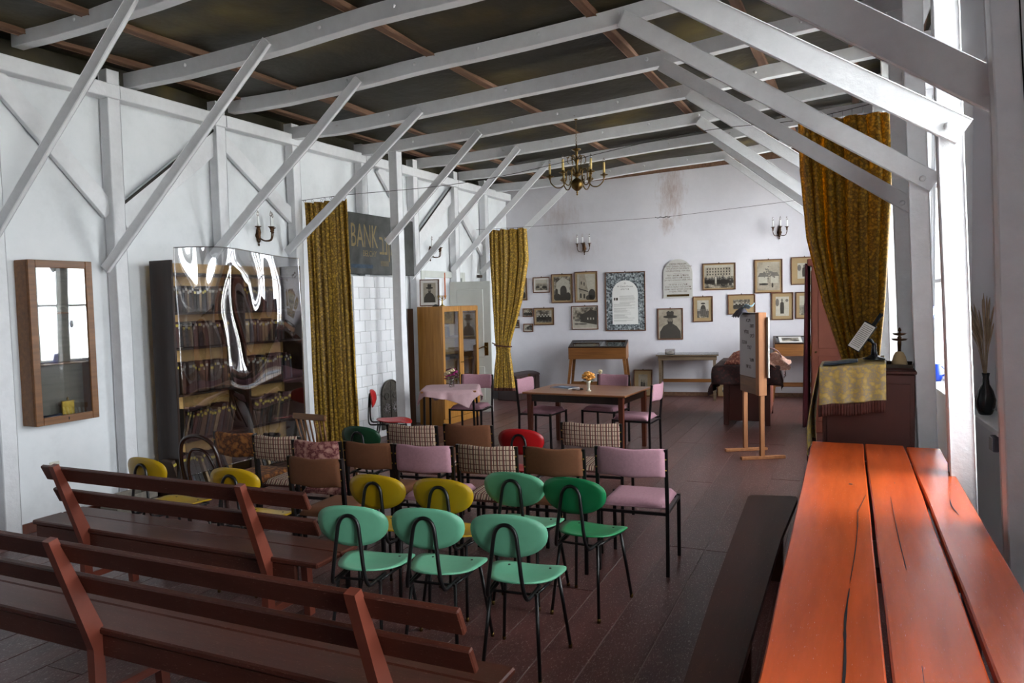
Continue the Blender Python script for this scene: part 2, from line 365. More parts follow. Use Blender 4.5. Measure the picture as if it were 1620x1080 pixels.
    def build(s, name, mat, parent=None, **tg):
        me = bpy.data.meshes.new(name); me.from_pydata(s.v, [], s.f); me.update()
        me.polygons.foreach_set('use_smooth', s.sm)
        if mat: me.materials.append(mat)
        o = bpy.data.objects.new(name, me); COL.objects.link(o)
        if parent: o.parent = parent
        for k, v in tg.items(): o[k] = v
        return o
def thing(name, label, cat, loc=(0, 0, 0), rz=0, group=None):
    o = bpy.data.objects.new(name, None); COL.objects.link(o); o.location = loc; o.rotation_euler = (0, 0, rz); o.empty_display_size = .1
    o['label'] = label; o['category'] = cat
    if group: o['group'] = group
    return o
def tag(o, label, cat, group=None):
    o['label'] = label; o['category'] = cat
    if group: o['group'] = group
    return o
def dup(root, loc, rz, label=None, group=None):
    r = root.copy(); COL.objects.link(r); r.location = loc; r.rotation_euler = (0, 0, rz)
    if label: r['label'] = label
    if group: r['group'] = group
    for ch in list(root.children):
        k = ch.copy(); COL.objects.link(k); k.parent = r
        for g in list(ch.children):
            d = g.copy(); COL.objects.link(d); d.parent = k
    return r
def B(lo, hi, name, mat, parent=None, b=.004, **tg): return MB().box(lo, hi, b).build(name, mat, parent, **tg)
def beam_mtx(p0, p1, up=(0, 0, 1)):
    p0, p1 = Vector(p0), Vector(p1); x = (p1 - p0).normalized(); up = Vector(up); y = up.cross(x).normalized(); z = x.cross(y)
    return Matrix((( x.x, y.x, z.x, p0.x), (x.y, y.y, z.y, p0.y), (x.z, y.z, z.z, p0.z), (0, 0, 0, 1))), (p1 - p0).length
def timber(name, p0, p1, wy, wz, parent, mat=None, b=.006, up=(0, 0, 1)):
    """squared timber between two axis points, slightly crooked"""
    M_, L = beam_mtx(p0, p1, up); mb = MB(); n = max(1, int(L / .7)); sd = rnd.random() * 50
    rings = []
    for i in range(n + 1):
        x = L * i / n; dy = noise.noise((x * .8 + sd, 1, 1)) * .012; dz = noise.noise((x * .8 + sd, 5, 1)) * .012; kk = 1 + noise.noise((x * 1.5 + sd, 9, 1)) * .06
        hy, hz = wy / 2 * kk, wz / 2 * kk; ring = []
        for (sy, sz) in ((-1, -1), (1, -1), (1, 1), (-1, 1)):
            ring += [(x, dy + sy * (hy - (b if sy * sz > 0 else 0)), dz + sz * (hz - (0 if sy * sz > 0 else b))), (x, dy + sy * (hy - (0 if sy * sz > 0 else b)), dz + sz * (hz - (b if sy * sz > 0 else 0)))]
        rings.append(ring)
    vs = [p for r_ in rings for p in r_]; fs = []
    for i in range(n):
        for k in range(8):
            fs.append((i * 8 + k, i * 8 + (k + 1) % 8, (i + 1) * 8 + (k + 1) % 8, (i + 1) * 8 + k))
    fs.append(tuple(range(8))[::-1]); fs.append(tuple(n * 8 + k for k in range(8)))
    mb.add(vs, [f[::-1] for f in fs], False, M_)
    return mb.build(name, mat or m_timber, parent)
def curve_pts(pts, n=6, closed=False):
    """Catmull-Rom through the points"""
    P = [Vector(p) for p in pts]; o = []; N = len(P)
    for i in range(N if closed else N - 1):
        g = (lambda k: P[k % N]) if closed else (lambda k: P[max(0, min(N - 1, k))])
        a, b, c_, d = g(i - 1), g(i), g(i + 1), g(i + 2)
        for j in range(n):
            t = j / n; o.append(.5 * ((2 * b) + (c_ - a) * t + (2 * a - 5 * b + 4 * c_ - d) * t * t + (3 * b - a - 3 * c_ + d) * t ** 3))
    if not closed: o.append(P[-1])
    return o
def text(body, size, name, mat, parent, x, z, y=-.001, ex=.0006, align='CENTER', sx=1):
    cu = bpy.data.curves.new('lettering', 'FONT'); cu.body = body; cu.size = size; cu.extrude = ex; cu.align_x = align; cu.resolution_u = 2
    o = bpy.data.objects.new('lettering', cu); COL.objects.link(o)
    me = bpy.data.meshes.new_from_object(o.evaluated_get(bpy.context.evaluated_depsgraph_get()))
    bpy.data.objects.remove(o); me.transform(Matrix.Translation((x, y, z)) @ Matrix.Rotation(R(90), 4, 'X') @ Matrix.Diagonal((sx, 1, 1, 1)))
    me.materials.clear(); me.materials.append(mat)
    q = bpy.data.objects.new(name, me); COL.objects.link(q); q.parent = parent; return q

# ================================================================== THE SETTING
def S(o): o['kind'] = 'structure'; return o
ground = S(B((-60, -60, -.6), (60, 60, -.5), 'ground', plain('pale_gravel', c('dcdad2'), .9, var=.1)))  # unseen outdoor ground, made pale to bounce skylight onto the rafters
floor = S(B((-6.2, -3.25, -.08), (1.4, 14.4, -.0045), 'floor', plain('dusty_joint_filling', c('8b7b76'), .9, var=.15)))
rr = random.Random(3)
xs = -6.16; rows = []
while xs < 1.36:
    wd = rr.choice((.25, .26, .27, .255)); rows.append((xs, wd)); xs += wd
meshes = {}
jit = 0
for i, (x, wd) in enumerate(rows):
    if i % 3 == 0: jit = rr.uniform(-.5, .5)
    cuts = [-3.2, .7 + jit, 5.38 if -1.5 < x < -.7 else 5.0 + jit * 1.4, 9.7 + jit * .8, 14.3]
    if i % 3 == 0: cuts = [-3.2, 2.6 + jit, 7.6 + jit, 14.3]
    for a, b in zip(cuts[:-1], cuts[1:]):
        xc = x + wd / 2 - .02 * ((a + b) / 2 - 5)
        lo_cut = -6.14
        if xc < -6.1 or xc > 1.33: continue
        L = round(b - a - .006, 2); key = (wd, L)
        if key not in meshes:
            o = MB().box((-wd / 2 + .0028, -L / 2, -.0042), (wd / 2 - .0028, L / 2, 0), .0015).build('floorboard', m_floor, floor); meshes[key] = o.data
        else:
            o = bpy.data.objects.new('floorboard', meshes[key]); COL.objects.link(o); o.parent = floor
        o.location = (xc, (a + b) / 2, rr.uniform(-.0009, 0)); o.rotation_euler = (rr.uniform(-.0002, .0002), rr.uniform(-.004, .004), .02)

wl = S(B((-6.36, -3.3, -.12), (-6.18, 13.4, 3.80), 'wall_left', m_wall_l, b=0))
B((-6.42, -3.3, 3.79), (-6.30, 13.4, 4.2), 'eave_board', m_felt, wl)  # added dark strip, closes the wall-top gap against skylight
BW = math.atan(.17)
wb = S(B((-.25, 0, -.05), (7.6, .18, 4.6), 'wall_back', m_wall_b, b=0)); wb.location = (-6.18, 13.2, 0); wb.rotation_euler = (0, 0, BW)
S(B((0, -.02, 0), (6.6, 0, .075), 'baseboard_back', m_brown_timber)).location = (-6.18, 13.2, 0); bpy.data.objects['baseboard_back'].rotation_euler = (0, 0, BW)
S(B((-6.18, -3.2, 0), (-6.155, 10.2, .085), 'baseboard_left', m_mahog))
# rear wall (behind the camera) with two windows, and the window wall on the right
def wall_with_windows(name, L0, L1, H, wins, depth, mat, loc, rz, along, first):
    mb = MB(); zs = sorted(wins, key=lambda q: q[0])
    def bx(a, b, z0, z1):
        if b - a < .01 or z1 - z0 < .01: return
        mb.box((0, a, z0), (depth, b, z1), 0) if along == 'y' else mb.box((a, -depth, z0), (b, 0, z1), 0)
    cur = L0
    for (a, b, z0, z1) in zs:
        bx(cur, a, -.12, H); bx(a, b, -.12, z0); bx(a, b, z1, H); cur = b
    bx(cur, L1, -.12, H)
    o = S(mb.build(name, mat)); BK = Matrix.Translation(loc) @ Matrix.Rotation(rz, 4, 'Z'); o.data.transform(BK)
    wi = first - 1
    for i, (a, b, z0, z1) in enumerate(zs):
        if z1 == NICHE[3]:
            MB().box((.16, a, z0), (.2, b, z1), 0).build('niche_back', mat, o).data.transform(BK); MB().box((-.03, a, z0 - .035), (.16, b, z0 + .004), .004).build('niche_sill', m_timber, o).data.transform(BK); continue
        wi += 1; fr = MB()
        def fb(p0, p1, q0, q1, t=.05):
            fr.box((depth - .09, p0, q0), (depth - .09 + t, p1, q1), .004) if along == 'y' else fr.box((p0, -depth + .04, q0), (p1, -depth + .04 + t, q1), .004)
        f = .06; fb(a, a + f, z0, z1); fb(b - f, b, z0, z1); fb(a + f, b - f, z0, z0 + f); fb(a + f, b - f, z1 - f, z1)
        m_ = (a + b) / 2; fb(m_ - .035, m_ + .035, z0 + f, z1 - f)
        for zz in (z0 + (z1 - z0) * .33, z0 + (z1 - z0) * .66): fb(a + f, m_ - .035, zz - .02, zz + .02, .04); fb(m_ + .035, b - f, zz - .02, zz + .02, .04)
        wo_ = S(fr.build('window_%d' % wi, m_timber)); wo_.data.transform(BK)
        for (p0, p1) in ((a + f, m_ - .035), (m_ + .035, b - f)):
            g = MB()
            g.box((depth - .07, p0, z0 + f), (depth - .066, p1, z1 - f), 0) if along == 'y' else g.box((p0, -depth + .06, z0 + f), (p1, -depth + .064, z1 - f), 0)
            g.build('pane', m_glass, wo_).data.transform(BK)
        sl = MB()
        sl.box((-.03, a, z0 - .035), (depth - .095, b, z0 + .004), .004) if along == 'y' else sl.box((a, -depth + .095, z0 - .035), (b, .03, z0 + .004), .004)
        sl.build('window_sill', m_timber, wo_).data.transform(BK)
    return o
loc_wins = [(a / math.cos(WANG), b / math.cos(WANG), z0, z1) for (a, b, z0, z1) in WIN + [NICHE]]
wr = wall_with_windows('wall_right', -3.6, 14.6, 4.55, loc_wins, .24, m_wall, (1.2, 0, 0), WANG, 'y', 1)
wall_with_windows('wall_rear', -6.36, 1.7, 4.55, REAR, .2, m_wall, (0, -3.3, 0), 0, 'x', 6)

# ------------------------------------------------------------------ roof: felt, purlins, rafters, braces
ZT = [(-6.4, 3.80), (-5.4, 3.80), (-4.5, 3.84), (-3.5, 3.90), (-2.5, 3.95), (-1.7, 4.0), (-.9, 4.08), (0, 4.14), (.7, 4.18), (2, 4.25)]
def zb(x):
    for (a, za), (b, zb_) in zip(ZT[:-1], ZT[1:]):
        if x <= b: return za + (zb_ - za) * (x - a) / (b - a)
    return ZT[-1][1]
def felt(u, v):
    x = -6.34 + u * 8.0; y = -3.45 + v * 18.2
    return (x, y, zb(x) + .235 + noise.noise((x * .7, y * .9, 0)) * .03 + noise.noise((x * 2.5, y * 2.5, 3)) * .008)
ceil = S(MB().sheet(felt, 60, 120, .02).build('ceiling', m_felt))
RY = [-2.4, -1.1, .15, 1.4, 2.65, 3.97, 4.96, 6.23, 7.1, 8.45, 9.95, 11.28, 12.5]
ROFF = {4.96: .02, 6.23: .06, 7.1: -.07, 8.45: -.03, 9.95: .03, 11.28: .03, 12.5: -.02, 3.97: .10}
def rafter(y, off):
    n = 18; vs = []; sd = rnd.random() * 60
    xr = XW(y) - .02
    for i in range(n + 1):
        x = -6.12 + (xr + 6.12) * i / n; z = zb(x) + off + noise.noise((x * .9, sd, 0)) * .018; dy = noise.noise((x * .7, sd, 7)) * .012; h = .135 + noise.noise((x, sd, 4)) * .012
        vs += [(x, y - .05 + dy, z + .004), (x, y - .046 + dy, z), (x, y + .046 + dy, z), (x, y + .05 + dy, z + .004), (x, y + .05 + dy, z + h), (x, y - .05 + dy, z + h)]
    fs = [(i * 6 + k, (i + 1) * 6 + k, (i + 1) * 6 + (k + 1) % 6, i * 6 + (k + 1) % 6) for i in range(n) for k in range(6)]
    fs += [tuple(range(6)), tuple(n * 6 + k for k in range(6))[::-1]]
    o = MB().add(vs, fs).build('rafter', m_timber, ceil)
    nb = MB()
    for k in range(9):
        x = -5.3 + k * .7 + rnd.uniform(-.1, .1)
        if x < xr - .2: nb.lathe([(.018, 0), (.018, .006), (.008, .014)], 8, mtx=Matrix.Translation((x, y - .05, zb(x) + off + .085)) @ Matrix.Rotation(R(90), 4, 'X'))
    nb.build('bolt_heads', m_timber, o, kind='stuff'); return o
for y in RY: rafter(y, ROFF.get(y, 0))
for x in (-5.98, -5.24, -4.45, -3.62, -2.85, -2.06, -1.5, -.98, -.1, .5):
    if x in (-4.45, -2.85, -1.5): continue
    timber('purlin', (x - .02, -3.2, zb(x) + .205), (x + .02, 13.2 + .17 * (x + 6.1), zb(x) + .205), .09, .06, ceil, m_brown_timber)
tb = timber('wall_plate_board', (-6.1, 13.12, 3.94), (.4, 14.18, 4.32), .03, .16, ceil, m_brown_timber)
PLY = [-2.6, -1.35, -.1, 1.15, 2.4, 3.68, 4.76, 6.0, 7.15, 8.5, 9.78, 11.02, 12.12]
for y in PLY: timber('wall_post', (-6.11, y, 0), (-6.11, y, 3.93), .12, .13, wl, up=(0, 1, 0))
for a, b in ((-3.2, 1.2), (1.2, 4.8), (4.8, 6.05), (6.05, 8.5), (8.5, 11.05), (11.05, 13.1)):
    timber('top_plate', (-6.09, a + .002, 3.735), (-6.09, b - .002, 3.735), .15, .125, wl)
timber('inner_post', (-5.53, 8.47, 0), (-5.55, 8.47, 3.80), .13, .13, wl, up=(0, 1, 0))
feet = {0: (-6.02, 3.66, 2.43), 1: (-6.02, 4.64, 2.25), 2: (-6.02, 5.88, 2.42), 3: (-6.02, 7.0, 2.5), 4: (-5.55, 8.37, 2.68), 5: (-6.02, 9.66, 2.27), 6: (-6.02, 10.92, 2.4), 7: (-6.02, 12.0, 2.4)}
tops = {0: (-4.72, 3.90, 4.0), 1: (-4.46, 4.88, 3.88), 2: (-4.49, 6.15, 3.90), 3: (-4.33, 7.02, 3.78), 4: (-4.32, 8.37, 3.80), 5: (-4.48, 9.87, 3.88), 6: (-4.56, 11.20, 3.88), 7: (-4.55, 12.42, 3.80)}
for k in range(8):
    f, t = Vector(feet[k]), Vector(tops[k]); d = (t - f).normalized()
    timber('brace', f - d * .12, t + d * .10, .045, .092, wl)
for k in range(4):
    y = [-1.2, .05, 1.3, 2.55][k]; timber('brace', (-6.0, y, 2.4), (-4.5, y, 3.9), .045, .092, wl)
def wdiag(y0, z0, y1, z1, wd=.16, th=.05):
    M_, L = beam_mtx((-6.135, y0, z0), (-6.135, y1, z1), (1, 0, 0))
    MB().box((0, -wd / 2, -th / 2), (L, wd / 2, th / 2), .004, M_).build('diagonal_board', m_timber, wl)
for (y0, z0, y1, z1) in ((3.7, 3.72, 4.72, 2.68), (6.02, 3.6, 7.2, 2.8), (8.95, 3.7, 9.85, 2.85), (10.95, 3.62, 12.1, 2.66), (1.2, 3.7, 2.3, 2.7)): wdiag(y0, z0, y1, z1)
for (y0, z0, y1, z1) in ((6.0, 3.55, 4.82, 2.62), (10.95, 3.55, 9.85, 2.7)):
    wdiag(y0, z0, y1, z1, .22); M_, L = beam_mtx((-6.10, y0 - .0, z0 + .13), (-6.10, y1, z1 + .13), (1, 0, 0))
    MB().box((0, -.012, -.006), (L, .012, .006), .002, M_).build('dark_rod', m_iron, wl)
# posts and braces of the window side
RP = {1.4: (.82, .66), 2.65: (.76, .6), 3.9: (.665, .50), 4.96: (.545, .385), 6.2: (.45, .30), 7.12: (.38, .235), 8.5: (.34, .22), 10.0: (.27, .16), 11.3: (.2, .1), 12.5: (.12, .05), .15: (.9, .75), -1.1: (1.0, .85)}
for y, (xb, xt) in RP.items():
    timber('window_side_post', (xb, y, 0), (xt, y, zb(xt) + .0), .13, .14 if y != 3.9 else .17, wr, up=(0, 1, 0))
rb = {3.9: ((.55, 2.63), (-1.45, 4.06), .17), 4.96: ((.46, 2.66), (-1.5, 3.98), .15), 6.23: ((.42, 2.55), (-1.73, 4.05), .14), 7.1: ((.33, 2.48), (-1.62, 3.90), .12), 8.45: ((.25, 2.5), (-1.65, 3.96), .12), 9.95: ((.15, 2.35), (-1.83, 4.0), .12), 11.28: ((.1, 2.35), (-1.85, 4.0), .12), 12.5: ((0, 2.35), (-1.9, 3.95), .1), 2.65: ((.7, 2.6), (-1.2, 4.05), .15), 1.4: ((.75, 2.6), (-1.2, 4.05), .15)}
for y, ((x0, z0), (x1, z1), wd) in rb.items():
    o = timber('window_side_brace', (x0 + .04, y + (.10 if y == 3.9 else -.11), z0), (x1 - .06, y + (.10 if y == 3.9 else -.085), z1 + .03), .045, wd, wr)
    if y != 3.9: MB().lathe([(.022, 0), (.02, .01), (.01, .02)], 8, mtx=Matrix.Translation((x0 - .04, y - .13, z0 + .04)) @ Matrix.Rotation(R(90), 4, 'X')).build('bolt', m_timber, o)
cr = MB()
for pts in ([(.585, 3.05), (.60, 2.75), (.615, 2.5), (.62, 2.35)], [(.63, 1.62), (.64, 1.45), (.645, 1.3)]):
    for (xa, za), (xb, zb_2) in zip(pts[:-1], pts[1:]): cr.add([(xa - .003, 3.808, za), (xa + .003, 3.808, za), (xb + .003, 3.808, zb_2), (xb - .003, 3.808, zb_2)], [(0, 1, 2, 3)])
cr.build('timber_crack', m_dark, wr, kind='stuff')
timber('top_plate', (.98, -3.1, 4.12), (.03, 13.8, 4.02), .12, .12, wr)
for (ya, yb) in ((7.1, 6.45), (7.15, 7.8), (8.5, 9.1), (4.96, 5.6)):
    xx = .33 - .07 * (ya - 7); timber('knee_brace', (xx, ya, 3.45), (xx - .03, yb, 4.05), .06, .09, wr)
# door in the left wall standing open, with its frame
fr = MB()
fr.box((-6.178, 10.02, 0), (-6.14, 10.12, 2.3), .004).box((-6.178, 11.32, 0), (-6.14, 11.42, 2.3), .004).box((-6.178, 10.12, 2.2), (-6.14, 11.32, 2.3), .004)
S(fr.build('trim_1', m_door))
door = S(B((0, -.02, .015), (.68, .02, 2.13), 'door_1', m_door)); door.location = (-6.12, 10.85, 0); door.rotation_euler = (0, 0, R(12))
for z0, z1 in ((.2, .75), (.9, 2.0)):
    B((.12, -.03, z0), (.56, -.018, z1), 'door_panel', m_door, door, .008)
hd = MB().tube(curve_pts([(.60, -.03, 1.06), (.60, -.075, 1.07), (.55, -.085, 1.07), (.46, -.08, 1.03)], 5), .009, 8).box((.57, -.035, .93), (.63, -.019, 1.14), .003)
hd.build('door_handle', m_brass, door)
tag(B((0, 0, 0), (.06, .09, .05), 'electric_box', m_clay, b=.006), 'small dark box on the wall above the open grey-white door', 'box').location = (-6.16, 11.9, 2.22)
o = MB().tube([(0, 0, 0), (.002, 0, .2), (0, 0, .42)], .012, 8).build('hanging_strip', m_orstrip); o.location = (-6.14, 10.72, 1.86)
tag(o, 'thin orange strip hanging on the door frame behind the oak cabinet', 'strip')

# ================================================================== SEATS
def shell_chair(name, label, mat, loc, rz, group='shell chairs in the front rows'):
    t = thing(name, label, 'chair', loc, rz, group)
    # backrest: curved oval plywood
    bk = MB()
    def oval(n, w, h, zc, f, cnt=36, ex=2.3):
        ring = []
        for k in range(cnt):
            a = 2 * math.pi * k / cnt; ca, sa = math.cos(a), math.sin(a)
            ring.append((w * math.copysign(abs(ca) ** (2 / ex), ca) * (1 + .08 * sa), zc + h * math.copysign(abs(sa) ** (2 / ex), sa)))
        return ring
    def shell(mb, rings_fn, surf, th, steps=5, cnt=36):
        vs = []; fs = []
        for side in (0, 1):
            o = len(vs); vs.append(surf(0, 0, side * th))
            for s_ in range(1, steps + 1):
                k_ = s_ / steps
                for k in range(cnt):
                    p = rings_fn(k, k_); e = (.0025 if s_ == steps else 0); vs.append(surf(p[0], p[1], side * th + (e if side == 0 else -e)))
            for k in range(cnt):
                f = (o, o + 1 + k, o + 1 + (k + 1) % cnt); fs.append(f if side else f[::-1])
            for s_ in range(steps - 1):
                for k in range(cnt):
                    a = o + 1 + s_ * cnt + k; b = o + 1 + s_ * cnt + (k + 1) % cnt
                    f = (a, a + cnt, b + cnt, b); fs.append(f if side else f[::-1])
        n_ = 1 + steps * cnt; q = 1 + (steps - 1) * cnt
        for k in range(cnt): fs.append((q + k, q + (k + 1) % cnt, n_ + q + (k + 1) % cnt, n_ + q + k))
        mb.add(vs, fs, True)
    ob = oval(0, .192, .104, 0, 0)
    shell(bk, lambda k, s_: (ob[k][0] * s_, ob[k][1] * s_), lambda x, z, d: (x, -.005 + .9 * x * x - .10 * z + d - .012, .706 + z), .011)
    bk.build('backrest', mat, t)
    def seat_r(k, s_):
        a = 2 * math.pi * k / 36; ca, sa = math.cos(a), math.sin(a)
        v = math.copysign(abs(sa) ** .8, sa); wdt = .15 + .075 * (v + 1) / 2
        return (wdt * math.copysign(abs(ca) ** .78, ca) * s_, .205 * v * s_)
    st = MB()
    shell(st, seat_r, lambda x, y, d: (x, .245 + y, .436 - d + .55 * x * x - .015 * (y / .19) ** 2 * (1 if y > 0 else -.6) + (.02 * max(0, -y / .19) ** 2)), .012)
    se = st.build('seat', mat, t)
    sw = MB()
    for (x, y) in ((.07, .12), (-.07, .12), (.11, .33), (-.11, .33)): sw.lathe([(.007, .002), (.006, .0045)], 8, (x, y, .436 + .55 * x * x))
    sw.build('screws', m_black, se, kind='stuff')
    u = MB(); half = [(.105, .15, .418), (.102, .02, .413), (.095, -.030, .425), (.082, -.042, .50), (.062, -.034, .66), (.052, -.030, .72), (.030, -.029, .752)]
    path = half + [(0, -.029, .762)] + [(-x, y, z) for x, y, z in half[::-1]]
    u.tube(curve_pts(path, 4), .0098, 8); u.build('back_frame', m_black, t)
    rl = MB().tube(curve_pts([(.12, .07, .413), (.145, .36, .413), (.13, .385, .413), (-.13, .385, .413), (-.145, .36, .413), (-.12, .07, .413), (-.10, .055, .413), (.10, .055, .413)], 3, True), .007, 8)
    rl.build('seat_frame', m_black, t)
    for sx in (1, -1):
        for (a, b) in (((.115, .07, .415), (.145, 0, .012)), ((.142, .36, .415), (.182, .425, .012))):
            A_, B_ = (sx * a[0], a[1], a[2]), (sx * b[0], b[1], b[2])
            lg = MB().tube([A_, B_], .0095, 8).build('leg', m_black, t)
            MB().lathe([(.010, -.012), (.011, .0), (.0095, .012)], 8, B_).build('foot_cap', m_brass, lg)
    return t
def fabric_chair(name, label, mat, loc, rz, group, w=.43, frame=m_black, panel=None):
    t = thing(name, label, 'chair', loc, rz, group); h = w / 2
    st = MB(); n = 8
    def cush(u, v):
        x = (u - .5) * (w - .03); y = .03 + v * .40
        e = min(1, 8 * min(u, 1 - u, v, 1 - v)); return (x, y, .440 + .040 * math.sqrt(max(0, 1 - (1 - e) ** 2)))
    st.sheet(cush, 14, 14, .003).box((-h + .016, .03, .428), (h - .016, .43, .442), .004); st.build('seat', m_plaid_seat if mat is m_plaid else mat, t)
    bk = MB(); pr = []
    def back(u, v):
        a = v * 2 * math.pi; x = (u - .5) * (w - .012); cz = .742 + .004 * math.sin(u * 9); hz = .093; 
        z = cz + hz * math.copysign(abs(math.sin(a)) ** .6, math.sin(a)); d = .014 * math.copysign(abs(math.cos(a)) ** .6, math.cos(a))
        return (x, -.028 - .035 * (1 - (2 * u - 1) ** 2) + d - .06 * (z - .74), z)
    vs = []; fs = []; nu, nv = 12, 20
    for i in range(nu + 1):
        for j in range(nv): vs.append(back(i / nu, j / nv))
    for i in range(nu):
        for j in range(nv): fs.append((i * nv + j, i * nv + (j + 1) % nv, (i + 1) * nv + (j + 1) % nv, (i + 1) * nv + j))
    fs += [tuple(range(nv))[::-1], tuple(nu * nv + k for k in range(nv))]
    bk.add(vs, fs, True).build('backrest', mat, t)
    for sx in (1, -1):
        MB().tube([(sx * h, -.006, 0), (sx * h, 0, .43), (sx * h, -.012, .55), (sx * h, -.035, .835)], .011, sq=True).build('leg', frame, t)
        MB().tube([(sx * h, .43, 0), (sx * h, .425, .437)], .011, sq=True).build('leg', frame, t)
        r_ = MB().tube([(sx * h, .012, .418), (sx * h, .415, .418)], .010, sq=True)
        r_.build('side_rail', frame, t)
    MB().tube([(-h + .01, .0, .405), (h - .01, .0, .405)], .009, sq=True).build('cross_rail', frame, t)
    MB().tube([(-h + .01, .42, .42), (h - .01, .42, .42)], .009, sq=True).build('cross_rail', frame, t)
    sb = MB()
    for sx in (1, -1):
        for z in (.70, .77): sb.lathe([(.006, 0), (.003, .003)], 8, mtx=Matrix.Translation((sx * h, -.043, z)) @ Matrix.Rotation(R(90), 4, 'X'))
    sb.build('screws', m_gilt, t, kind='stuff')
    return t
G1 = 'mint green shell chairs in the front row'
shell_chair('shell_chair', 'mint green shell chair nearest the camera, right end of the front row of three', m_mint, (-1.51, 3.155, 0), R(6))
shell_chair('shell_chair', 'mint green shell chair in the middle of the front row of three', m_mint, (-1.93, 3.12, 0), R(8))
shell_chair('shell_chair', 'mint green shell chair at the left end of the front row, beside the bench end', m_mint, (-2.31, 3.03, 0), R(10))
shell_chair('shell_chair', 'softer sage green shell chair between a yellow one and the emerald one', m_mint2, (-1.85, 3.96, 0), R(2))
shell_chair('shell_chair', 'deep emerald green shell chair at the right end of the second row', m_emerald, (-1.475, 3.945, 0), R(-4))
shell_chair('shell_chair', 'mustard yellow shell chair left of another yellow one, behind the mint chairs', m_yellow, (-2.59, 3.64, 0), R(2))
shell_chair('shell_chair', 'mustard yellow shell chair next to the sage green chair, scratched backrest', m_yellow, (-2.17, 3.68, 0), R(2))
shell_chair('shell_chair', 'yellow shell chair behind the right end of the rear bench', m_yellow, (-3.56, 3.50, 0), R(4))
shell_chair('shell_chair', 'yellow shell chair by the left wall behind the bench, partly sunlit edge', m_yellow, (-4.40, 3.55, 0), R(-2))
shell_chair('shell_chair', 'bright red shell chair seen from behind, before the long table', m_red, (-2.42, 5.33, 0), R(2))
shell_chair('shell_chair', 'dark bottle green shell chair beside the gold curtain on the left', m_dkgreen, (-3.74, 5.06, 0), R(0))
shell_chair('shell_chair', 'bright red shell chair standing sideways by the white tiled stove', m_red, (-5.18, 7.28, 0), R(-62))
FG = 'upholstered steel chairs in the rows'
fabric_chair('upholstered_chair', 'large mauve pink chair at the right end of the rows, seat in full light', m_pink, (-1.365, 4.76, 0), R(3), FG, .455)
fabric_chair('upholstered_chair', 'mauve pink chair between a brown chair and a plaid one in the third row', m_pink, (-2.72, 4.42, 0), R(6), FG, .42)
fabric_chair('upholstered_chair', 'cream plaid chair between the pink and the brown chair in the third row', m_plaid, (-2.30, 4.54, 0), R(6), FG, .42)
fabric_chair('upholstered_chair', 'brown chair directly left of the large pink chair', m_brownf, (-1.84, 4.61, 0), R(5), FG, .40)
fabric_chair('upholstered_chair', 'brown chair next to the red floral chair in the third row', m_brownf, (-3.15, 4.39, 0), R(3), FG, .385)
fabric_chair('upholstered_chair', 'red and beige floral upholstered chair', m_redfloral, (-3.555, 4.33, 0), R(5), FG, .39)
fabric_chair('upholstered_chair', 'cream plaid chair between the orange floral and the red floral chair', m_plaid, (-3.99, 4.40, 0), R(6), FG, .40)
fabric_chair('upholstered_chair', 'orange brown floral plush chair before the bookcase', m_orfloral, (-4.42, 4.42, 0), R(2), FG, .40)
fabric_chair('upholstered_chair', 'dark brown chair behind the end of the rear bench, left of the mint chairs', m_brownf, (-3.17, 3.84, 0), R(3), FG, .40)
fabric_chair('upholstered_chair', 'cream plaid chair in the back row, directly left of a brown one', m_plaid, (-3.26, 5.13, 0), R(4), FG, .43)
fabric_chair('upholstered_chair', 'brown chair in the back row between a plaid chair and the red shell chair', m_brownf, (-2.83, 5.27, 0), R(6), FG, .40)
fabric_chair('upholstered_chair', 'cream plaid chair alone before the long table, rightmost of the back row', m_plaid, (-1.93, 5.62, 0), R(5), FG, .47)
TG = 'pink chairs around the tables'
fabric_chair('upholstered_chair', 'pink chair at the left end of the long table', m_pink, (-3.80, 8.62, 0), R(-95), TG)
fabric_chair('upholstered_chair', 'pink chair on the far side of the long table', m_pink, (-2.88, 9.22, 0), R(172), TG)
fabric_chair('upholstered_chair', 'pink chair at the right end of the long table', m_pink, (-2.14, 8.42, 0), R(88), TG)
fabric_chair('upholstered_chair', 'pink chair at the small table with the tablecloth', m_pink, (-4.66, 8.90, 0), R(187), TG)
# bentwood chair
t = thing('bentwood_chair', 'dark bentwood chair with a double hooped back, behind the rear bench', 'chair', (-4.36, 4.03, 0), R(2))
MB().tube(curve_pts([(-.19, .02, 0), (-.185, .0, .44), (-.185, -.04, .66), (-.14, -.07, .83), (0, -.08, .885), (.14, -.07, .83), (.185, -.04, .66), (.185, 0, .44), (.19, .02, 0)], 7), .015, 10).build('outer_hoop', m_bent, t)
MB().tube(curve_pts([(-.13, .0, .45), (-.13, -.03, .62), (-.08, -.06, .755), (0, -.068, .785), (.08, -.06, .755), (.13, -.03, .62), (.13, 0, .45)], 7), .011, 10).build('inner_hoop', m_bent, t)
MB().lathe([(.17, -.02), (.2, -.015), (.205, 0), (.195, .012), (.16, .006)], 24, (0, .2, .45)).build('seat', m_bent, t)
for sx in (1, -1): MB().tube([(sx * .15, .33, .44), (sx * .17, .38, 0)], [.016, .011], 10).build('leg', m_bent, t)
MB().tube([(.15 * math.cos(a * math.pi / 8), .2 + .15 * math.sin(a * math.pi / 8), .22) for a in range(16)], .009, 8, True).build('ring_stretcher', m_bent, t)
